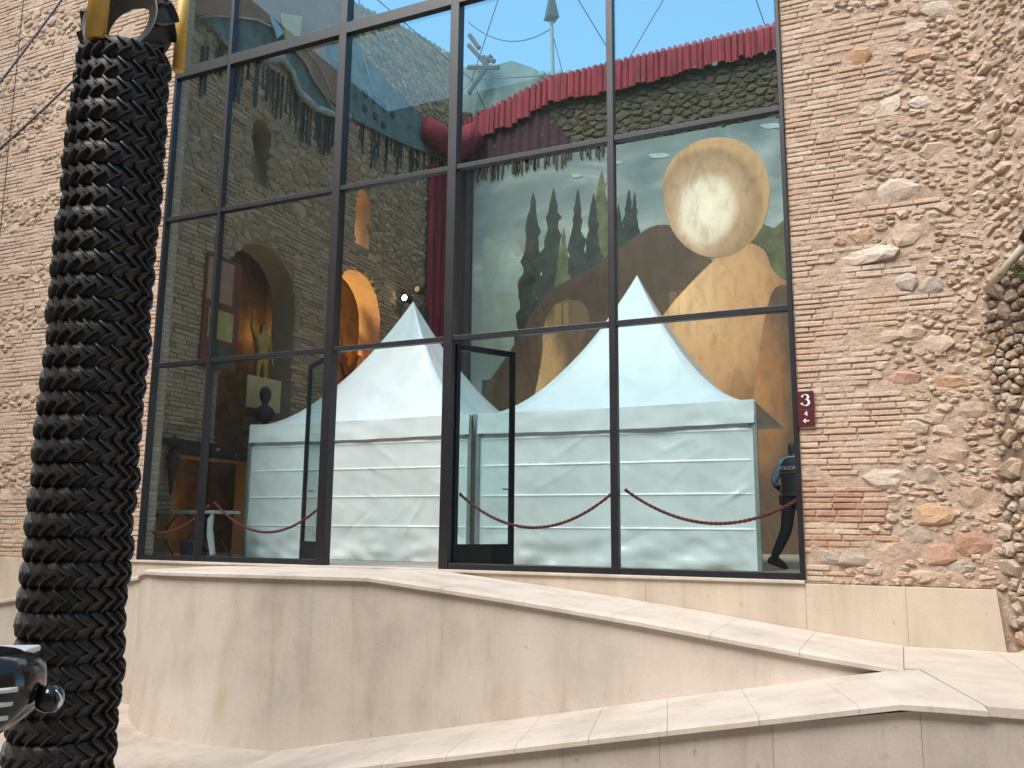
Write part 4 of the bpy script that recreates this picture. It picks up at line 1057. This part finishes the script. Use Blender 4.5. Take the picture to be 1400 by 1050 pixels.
EDG = [('pelvis', 'waist'), ('waist', 'chest'), ('chest', 'neck'), ('neck', 'head'), ('head', 'crown'),
       ('chest', 'shL'), ('shL', 'elL'), ('elL', 'wrL'), ('wrL', 'haL'), ('chest', 'shR'), ('shR', 'elR'), ('elR', 'wrR'), ('wrR', 'haR'),
       ('pelvis', 'hiL'), ('hiL', 'knL'), ('knL', 'anL'), ('anL', 'toL'), ('pelvis', 'hiR'), ('hiR', 'knR'), ('knR', 'anR'), ('anR', 'toR')]
RAD = dict(pelvis=(.15, .12), waist=(.145, .11), chest=(.17, .125), neck=.055, head=(.078, .092), crown=(.062, .075), shL=.07, elL=.045, wrL=.03, haL=(.04, .022),
           shR=.07, elR=.045, wrR=.03, haR=(.04, .022), hiL=.092, knL=.062, anL=.043, toL=(.045, .03), hiR=.092, knR=.062, anR=.043, toR=(.045, .03))
def pose(**k):
    j = dict(pelvis=(0, 0, .98), waist=(0, 0, 1.12), chest=(0, 0, 1.36), neck=(0, .0, 1.52), head=(0, .01, 1.63), crown=(0, .01, 1.72),
             shL=(-.18, 0, 1.43), elL=(-.25, .02, 1.16), wrL=(-.25, -.06, .92), haL=(-.25, -.09, .83), shR=(.18, 0, 1.43), elR=(.25, .02, 1.16), wrR=(.25, -.06, .92), haR=(.25, -.09, .83),
             hiL=(-.09, 0, .92), knL=(-.10, -.02, .50), anL=(-.10, .02, .09), toL=(-.11, -.14, .04), hiR=(.09, 0, .92), knR=(.10, -.02, .50), anR=(.10, .02, .09), toR=(.11, -.14, .04))
    j.update(k); return j
# officer: back to the camera, walking away to the right; left arm bent
J = pose(elL=(-.30, -.03, 1.17), wrL=(-.20, .14, 1.00), haL=(-.13, .17, .97), elR=(.27, -.06, 1.17), wrR=(.24, .10, 1.0), haR=(.22, .16, .96),
         knL=(-.13, -.02, .52), anL=(-.16, -.33, .16), toL=(-.16, -.25, .045), knR=(.10, .14, .52), anR=(.10, .16, .09), toR=(.11, .31, .04))
J['knL'] = (-.17, .03, .51); J['anL'] = (-.33, -.06, .14); J['toL'] = (-.25, .03, .05)
off = empty('person', 'officer in dark vest, light blue shirt and dark trousers walking behind the pier', 'person', (-1.29, 2.75, 0), (0, 0, radians(-25)))
me = figure(J, EDG, dict(RAD, knL=.082, knR=.082, anL=.062, anR=.062, hiL=.105, hiR=.105, elL=.055, elR=.055, toL=(.05, .035), toR=(.05, .035)))
for m in (M_skin, M_shirt, M_navy, M_hair, M_iron): me.materials.append(m)
for p in me.polygons:
    c = p.center
    if c.z > 1.52: i = 3 if (c.z > 1.66 or c.y < -.02) else 0
    elif c.z > .99 and not (abs(c.x) > .19 and c.z < 1.13): i = 1
    elif abs(c.x) > .17 and c.z > .8 and c.y > 0.02: i = 0
    elif c.z < .13: i = 4
    else: i = 2
    p.material_index = i; p.use_smooth = True
link('body', me, None, off)
# vest : lofted shell over the torso
def loft(rings, n=20, cap=False):
    bm = bmesh.new(); R_ = []
    for (z, rx, ry, cy) in rings: R_.append([bm.verts.new((rx * (abs(cos(2 * pi * k / n)) ** .8) * (1 if cos(2 * pi * k / n) > 0 else -1), cy + ry * sin(2 * pi * k / n), z)) for k in range(n)])
    for a, b in zip(R_, R_[1:]):
        for k in range(n): bm.faces.new((a[k], a[(k + 1) % n], b[(k + 1) % n], b[k]))
    if cap: bm.faces.new(R_[0][::-1]); bm.faces.new(R_[-1])
    return bm
link('vest', loft([(1.02, .165, .135, 0), (1.12, .172, .14, 0), (1.28, .185, .15, 0), (1.40, .175, .15, 0), (1.48, .12, .12, 0), (1.50, .08, .09, 0)]), M_navy, off, smooth=True)
link('belt', loft([(.98, .168, .14, 0), (1.03, .168, .14, 0)]), M_iron, off, smooth=True)
for (fx, fy, fz, ry, rz_) in ((-.29, -.02, .075, .45, .75), (.105, .24, .045, 0, 1.5)):
    bm = bmesh.new(); bmesh.ops.create_uvsphere(bm, u_segments=14, v_segments=10, radius=1)
    for v in bm.verts: v.co = Vector((v.co.x * .145, v.co.y * (.052 + .010 * v.co.x), max(v.co.z, -.55) * .062 * (1.25 - .45 * v.co.x)))
    link('shoe', bm, M_iron, off, smooth=True, loc=(fx, fy, fz), rot=(0, ry, rz_))
link('holster', bx(-.21, -.16, -.06, .04, .86, 1.0, .01), M_iron, off)
link('lettering', text_mesh('POLICIA', .068), plain('grey_letters', (.5, .5, .5), .6), off, loc=(0, -.157, 1.35), rot=(radians(90), 0, 0))
link('lettering', bx(-.12, .12, -.156, -.153, 1.285, 1.300), plain('red_letters', (.2, .03, .03), .6), off)
# statues
def statue(name, loc, rz, scale, mat, lab, cat='statue', **k):
    r = empty(name, lab, cat, loc, (0, 0, rz)); r.scale = (scale,) * 3
    me = figure(pose(**k), EDG, RAD); link('figure', me, mat, r, smooth=True)
    link('base', bx(-.22, .22, -.18, .18, -.25, .02, .01), mat, r); return r
statue('statue', (XW - .35, 4.0, 2.95), radians(80), .95, M_gold, 'gilt standing figure inside the left dark arch of the stage wall', elL=(-.33, -.05, 1.6), wrL=(-.36, -.1, 1.85), haL=(-.36, -.1, 1.95))
o = empty('pedestal', 'dark pedestal under the gilt figure in the left arch', 'pedestal', (XW - .35, 4.0, 1.9)); link('shaft', bx(-.2, .2, -.2, .2, 0, .75, .02), M_inMortar, o)
statue('statue', (XW - .28, 3.14, 7.5), radians(85), .5, M_plaster, 'small pale figure standing in the left slit window')
statue('statue', (XW - .28, 6.78, 7.36), radians(85), .5, M_plaster, 'small pale figure standing in the lit right slit window')
statue('statue', (XW - .3, 6.1, 3.2), radians(70), 1.2, M_wood, 'dark carved figure inside the amber lit arch', elL=(-.4, -.1, 1.5), wrL=(-.5, -.25, 1.8), haL=(-.52, -.3, 1.9))
# carved drapery forms in amber arch
bm = bmesh.new(); rr = random.Random(5)
for i in range(9):
    y0 = 6.6 + rr.uniform(-.2, .9); z0 = 1.4 + rr.uniform(0, .6); P = [Vector((XW - .55 + rr.uniform(-.1, .2), y0 + rr.uniform(-.25, .25) + .1 * sin(q), z0 + q * .62)) for q in range(6)]
    tube(bm, P, [.16, .2, .17, .15, .10, .04], 8)
o = link('carved_roots', bm, M_wood, smooth=True); setup(o, 'twisted root like carving filling the right side of the amber lit arch', 'sculpture')
# tall painting beside the left arch, niche with yellow panels and bust
pt = empty('painting', 'tall narrow painting in green, yellow and red beside the left arch', 'painting', (0, 0, 0))
def wallpanel(root, name, px0, px1, py0, py1, mat, off, th=.03):
    a = onX(px0, py0, XW); b = onX(px1, py1, XW); return link(name, bx(XW + off, XW + off + th, a.y, b.y, b.z, a.z, .003), mat, root)
wallpanel(pt, 'red_border', 279, 317, 345, 512, plain('painted_red_edge', (.16, .03, .02), .7), .05)
wallpanel(pt, 'upper_field', 281, 312, 350, 420, plain('painted_rose', (.35, .19, .11), .7), .084, .006)
wallpanel(pt, 'middle_field', 281, 312, 420, 470, plain('painted_yellow', (.38, .30, .08), .7, var=.3), .084, .006)
wallpanel(pt, 'lower_field', 281, 312, 470, 508, plain('painted_green', (.04, .07, .03), .7, var=.5), .084, .006)
ys = empty('light_panel', 'pair of yellow panels with dark bust left of the tents', 'panel', (0, 0, 0))
wallpanel(ys, 'panel', 335, 353, 512, 560, M_cream, .05); wallpanel(ys, 'panel', 356, 378, 516, 566, M_cream, .05)
bz = onX(360, 590, XW + .35); bust = empty('bust', 'dark bust on a bracket before the yellow panels', 'bust', (XW + .35, bz.y, bz.z))
bm = bmesh.new(); lathe(bm, [(.06, 0), (.05, .15), (.14, .22), (.19, .36), (.16, .44), (.06, .50), (.06, .55), (.10, .62), (.115, .72), (.09, .82), (.02, .87)], 18); link('head_and_shoulders', bm, M_iron, bust, smooth=True)
link('bracket', bx(-.38, .15, -.15, .15, -.06, 0, .01), M_iron, bust)
# wall sconce
a = onX(238, 608, XW + .15)
sco = empty('wall_sconce', 'black iron torch sconce on the stage wall left of the doorway', 'sconce', (a.x, a.y, a.z))
bm = bmesh.new(); lathe(bm, [(.02, -.85), (.05, -.6), (.09, -.3), (.12, -.22), (.06, -.15), (.05, -.08)], 12); link('torch', bm, M_iron, sco, smooth=True)
bm = bmesh.new(); lathe(bm, [(.04, -.08), (.17, .02), (.19, .08), (.16, .1), (.05, .12), (.01, .16)], 14); link('bowl', bm, M_iron, sco, smooth=True)
link('wall_bracket', bx(-.16, .0, -.03, .03, -.4, -.34), M_iron, sco)
# doorway surround, trestle and clutter
o = link('lintel', bx(XW - .05, XW + .06, 1.4, 3.95, 1.72, 1.98, .01), M_iron); setup(o, 'dark lintel above the amber doorway', 'lintel')
ta = onY(190, 704, 1.3); tb = onY(311, 704, 1.3)
tt = empty('trestle_table', 'pale trestle table with crossed dark legs near the amber doorway', 'table', (ta.x, 1.3, 0))
W2 = tb.x - ta.x
link('tabletop', bx(-.4, W2, -.3, .3, .70, .75, .006), M_grey, tt)
for x_ in (.35, W2 - .35):
    for s in (1, -1):
        bm = bmesh.new(); tube(bm, [(x_ - s * .3, -.2, 0), (x_ + s * .3, -.2, .7)], .016, 8); link('leg', bm, M_iron, tt)
        bm = bmesh.new(); tube(bm, [(x_ - s * .3, .2, 0), (x_ + s * .3, .2, .7)], .016, 8); link('leg', bm, M_iron, tt)
bgx = onY(262, 750, .9)
bag = empty('bag', 'black bag standing on the floor by the thin mullion', 'bag', (bgx.x, .9, 0))
link('bag_body', bx(-.16, .16, -.1, .1, 0, .3, .05, 3), M_navy, bag)
bm = bmesh.new(); tube(bm, [(-.09, 0, .29), (-.07, 0, .38), (.07, 0, .38), (.09, 0, .29)], .012, 6); link('handle', bm, M_navy, bag, smooth=True)
fp = onY(286, 735, 1.0); bm = bmesh.new()
prism(bm, [Vector((fp.x - .06, 1.0, .62)), Vector((fp.x + .02, 1.0, .70)), Vector((fp.x + .02, 1.0, .45)), Vector((fp.x + .10, 1.0, .08)), Vector((fp.x + .04, 1.0, .05)), Vector((fp.x - .05, 1.0, .35))], Vector((0, .05, 0)))
o = link('folded_sheet', bm, M_plastic); setup(o, 'crumpled white sheet hanging beside the black bag', 'sheet')
# spotlights on the wall above left tent peak
for i, (px, py, on, lab) in enumerate(((557, 409, True, 'lit spotlight just above the left tent peak'), (574, 397, False, 'unlit upper spotlight pointing right above the left tent peak'))):
    p = onY(px, py, 8.6); s = empty('spotlight', lab, 'spotlight', p, group='spotlights above the left tent')
    bm = bmesh.new(); lathe(bm, [(.04, -.16), (.09, -.12), (.12, .1), (.13, .14)], 14, Matrix.Rotation(radians(90), 4, 'X')); link('housing', bm, M_iron, s, smooth=True)
    bm = bmesh.new(); lathe(bm, [(.0, .142), (.075, .146)], 14, Matrix.Rotation(radians(90), 4, 'X')); link('lens', bm, M_lampOn if on else M_cream, s)
    bm = bmesh.new(); tube(bm, [(0, 0, 0), (.12, .1, -.2)], .02, 6); link('bracket', bm, M_iron, s)
p = onY(572, 425, 8.7); o = setup(link('lamp_stand', bx(p.x - .16, p.x + .2, 8.65, 8.9, 0, p.z + .1, .02), M_iron), 'dark stand holding the two spotlights behind the left tent', 'stand')

# ------------------------------------------------------------------ tyre column
def tyre_mesh(R=.412, hw=.0995, flip=1, nl=20, lug=.042, ri=.20):
    bm = bmesh.new(); n = 48
    def rad(z): t = abs(z) / hw; return R - lug - .026 * t ** 3
    prof = [(ri, -hw * .7), ((ri + R) / 2, -hw * 1.0), (R - .08, -hw * .98)] + [(rad(z), z) for z in lin(-hw, hw, 9)] + [(R - .08, hw * .98), ((ri + R) / 2, hw), (ri, hw * .7)]
    rings = []
    for r, z in prof: rings.append([bm.verts.new((r * cos(2 * pi * k / n), r * sin(2 * pi * k / n), z)) for k in range(n)])
    for a, b in zip(rings, rings[1:] + rings[:1]):
        for k in range(n): bm.faces.new((a[k], a[(k + 1) % n], b[(k + 1) % n], b[k]))
    for L_ in range(nl):
        for half in (1, -1):
            a0 = 2 * pi * L_ / nl + (0 if half == 1 else .02)
            rows = []; ns = 6
            for i in range(ns + 1):
                t = i / ns; z = half * (hw * .99 * t - .006); a = a0 - flip * (t * .29 + .02 * sin(t * 3))
                rs = rad(z); w = .020 - .003 * t; wt = .0075; hgt = lug * (1.02 - .10 * t)
                # direction along lug
                dz = half * hw; da = -flip * .29 * R; ln = sqrt(dz * dz + da * da); nx, nz = -dz / ln, da / ln   # perpendicular in (arc,z)
                row = []
                for off_, hh in ((-w, -.004), (-wt, hgt), (wt, hgt), (w, -.004)):
                    aa = a + off_ * nx / R; z2 = z + off_ * nz; z2 = max(-hw * 1.03, min(hw * 1.03, z2)); r_ = rs + hh
                    row.append(bm.verts.new((r_ * cos(aa), r_ * sin(aa), z2)))
                rows.append(row)
            for p, q in zip(rows, rows[1:]):
                for k in range(3): bm.faces.new((p[k], q[k], q[k + 1], p[k + 1]))
            bm.faces.new(rows[0]); bm.faces.new(rows[-1][::-1])
    bmesh.ops.recalc_face_normals(bm, faces=bm.faces)
    me = bpy.data.meshes.new('tyre'); bm.to_mesh(me); bm.free(); me.materials.append(M_rubber)
    for p in me.polygons: p.use_smooth = len(p.vertices) == 4 and False
    return me
cx, cy = -6.18, -4.40
tc = empty('tyre_column', 'tall column of stacked black tractor tyres with chevron tread', 'tyre column', (cx, cy, GZ))
T1 = tyre_mesh(); T2 = tyre_mesh(flip=-1)
ztopc = 4.70; pz = .195; nT = int((ztopc - GZ) / pz)
rt = random.Random(6)
for i in range(nT):
    z = ztopc - pz * (i + .5) - GZ
    o = bpy.data.objects.new('tyre', T1); COL.objects.link(o); o.parent = tc
    o.location = (rt.uniform(-.012, .012), rt.uniform(-.012, .012), z); k = 1 + rt.uniform(-.012, .012)
    if i < 3: k *= .97
    o.scale = (k, k, 1.0); o.rotation_euler = (rt.uniform(-.012, .012), rt.uniform(-.012, .012), rt.uniform(-.05, .05) + .06 * i)
# upright tyre held above between yellow posts
def at_d(px, py, d):
    r = ray(px, py); h = sqrt(r.x ** 2 + r.y ** 2); return CAM + r * (d / h)
ut = setup(bpy.data.objects.new('upright_tyre', tyre_mesh(.46, .14, 1, 12, .055, .27)), 'black tyre standing upright on top of the tyre column', 'tyre'); COL.objects.link(ut)
c = at_d(178, 10, 8.08); ut.location = (c.x, c.y, ztopc + .33); ut.rotation_euler = (radians(86), 0, radians(14))
bm = bmesh.new(); b0 = at_d(131, 48, 7.74); tube(bm, [Vector((b0.x, b0.y, ztopc - .04)), Vector((b0.x, b0.y, ztopc + 1.2))], .085, 20)
o = link('yellow_post', bm, M_yellow, smooth=True); setup(o, 'thick yellow post standing left on top of the tyre column', 'post', 'yellow posts on the tyre column')
bm = bmesh.new(); b1 = at_d(250, 15, 8.3); tube(bm, [Vector((b1.x, b1.y, ztopc + .12)), Vector((b1.x, b1.y, ztopc + 1.2))], .055, 16)
o = link('yellow_post', bm, M_yellow, smooth=True); setup(o, 'thinner yellow post behind the upright tyre on the right', 'post', 'yellow posts on the tyre column')
# chains and wire
def cable(a, b, r, sag, lab, links=False):
    bm = bmesh.new(); n = 150 if links else 16; P = []
    for i in range(n + 1):
        t = i / n; p = Vector(a).lerp(Vector(b), t); p.z -= sag * 4 * t * (1 - t); P.append(p)
    if links: tube(bm, P, [r * (1.5 if i % 2 else .7) for i in range(n + 1)], 6)
    else: tube(bm, P, r, 6)
    return setup(link('chain' if links else 'wire', bm, M_iron, smooth=True), lab, 'chain' if links else 'wire')
cable(at_d(-120, 300, 7.2), at_d(112, 98, 7.9), .009, .05, 'dark chain running up to the tyre column top from the left edge', True)
cable(at_d(-120, 262, 6.2), at_d(140, -80, 7.9), .008, .06, 'upper dark chain crossing the top left corner', True)
cable(at_d(34, -20, 7.6), at_d(-2, 340, 7.6), .0035, 0, 'thin vertical wire before the left brick wall')

# ------------------------------------------------------------------ black car tail at lower left
d = 3.6; c0 = at_d(24, 967, d)
E1 = Vector((cos(YAW), sin(YAW), 0)); E2 = Vector((-sin(YAW), cos(YAW), 0))
car = empty('vintage_car', 'black glossy car tail with three silver trim lines at the lower left corner', 'car', (c0.x, c0.y, c0.z), (0, 0, YAW + radians(8)))
bm = bmesh.new(); rings = []
secs = [(0.0, .05, .03), (-.006, .095, .07), (-.02, .125, .11), (-.06, .15, .15), (-.14, .168, .2), (-.35, .185, .28), (-.8, .2, .38), (-2.2, .22, .45)]
for (x, hz, wy) in secs:
    ring = []
    for k in range(24):
        a = 2 * pi * k / 24; ca, sa = cos(a), sin(a); e = .62
        ring.append(bm.verts.new((x - .10 * max(0, -sa) * (x > -.5), wy * (abs(ca) ** e) * (1 if ca > 0 else -1) + .2, hz * (abs(sa) ** e) * (1 if sa > 0 else -1) + .012 * (-x))))
    rings.append(ring)
for a, b in zip(rings, rings[1:]):
    for k in range(24): bm.faces.new((a[k], a[(k + 1) % 24], b[(k + 1) % 24], b[k]))
bm.faces.new(rings[0])
bmesh.ops.recalc_face_normals(bm, faces=bm.faces)
link('tail_body', bm, M_carpaint, car, smooth=True)
for k in range(3):
    z = .048 - k * .048; bm = bmesh.new()
    P = []
    for (x, hz, wy) in [(-.035, .13, .125), (-.06, .15, .15), (-.14, .168, .2), (-.35, .185, .28), (-.8, .2, .38), (-2.2, .22, .45)]:
        P.append(Vector((x - .012 * k, .2 - wy * (1 - (abs(z) / hz) ** 3.2) ** .31 - .004, z + .012 * (-x))))
    tube(bm, P, .0095, 8); link('trim_strip', bm, M_trim, car, smooth=True)
link('tail_deck', bx(-2.2, -.09, .28, .42, .135, .16, .01), M_plastic, car)
link('marker_light', bx(-.13, -.095, .272, .29, .135, .152, .003), plain('red_lens', (.2, .01, .02), .2), car)
bm = bmesh.new(); lathe(bm, [(.0, -.05), (.04, -.04), (.052, -.01), (.05, .02), (.03, .04), (.0, .045)], 18, Matrix.Translation((.03, .22, -.012)) @ Matrix.Rotation(radians(90), 4, 'Y')); link('tail_lamp', bm, M_carpaint, car, smooth=True)
bm = bmesh.new()
tube(bm, [Vector((.03 + .05 * cos(a), .175, -.012 + .048 * sin(a))) for a in lin(-.6, .9, 10)], [.002, .006, .008, .009, .009, .008, .006, .004, .003, .002], 8); link('lamp_rim', bm, M_chrome, car, smooth=True)
link('car_flank', bx(-2.6, -.85, .05, 1.7, GZ + .35 - c0.z, -.05, .12, 3), M_carpaint, car)
for xx in (-2.1, -1.2):
    bm = bmesh.new(); lathe(bm, [(.1, -.1), (.33, -.1), (.36, -.06), (.36, .06), (.33, .1), (.1, .1)], 28, Matrix.Translation((xx, .1, GZ + .36 - c0.z)) @ Matrix.Rotation(radians(90), 4, 'X')); link('wheel', bm, M_rubber, car)

# ------------------------------------------------------------------ courtyard behind the camera (seen mirrored in the glass)
cw = empty('courtyard_wall', 'tan courtyard wall behind the viewer, faintly mirrored in the glass', 'wall')
YB = -21
wins = [(765, 428), (925, 412), (1010, 300), (905, 300)]
outl = [[(-26, GZ), (22, GZ), (22, 19), (-26, 19)]]; WW = []
for px, py in wins:
    p = onY(px, py, -YB); WW.append((p.x, p.z)); outl.append([(p.x - .36, p.z - .5), (p.x + .36, p.z - .5), (p.x + .36, p.z + .5), (p.x - .36, p.z + .5)])
me = slab(outl, .5); me.transform(Matrix.Rotation(radians(90), 4, 'X')); me.transform(Matrix.Translation((0, YB, 0))); link('wall_core', me, M_mortar, cw)
for i, (x, z) in enumerate(WW):
    link('window', bx(x - .35, x + .35, YB - .35, YB - .3, z - .49, z + .49), M_amber if i < 2 else M_carpaint, cw)
    link('window_bar', bx(x - .03, x + .03, YB - .3, YB - .25, z - .49, z + .49), M_steel, cw)
for sgn, lab in ((-1, 'left courtyard side wall outside the frame'), (1, 'right courtyard side wall outside the frame')):
    x0 = -20 if sgn < 0 else 12
    o = link('courtyard_wall', bx(x0 - .5, x0, YB + .01, -.01 if sgn < 0 else -3.2, GZ, 19 if sgn < 0 else 12), M_mortar); setup(o, lab, 'wall')
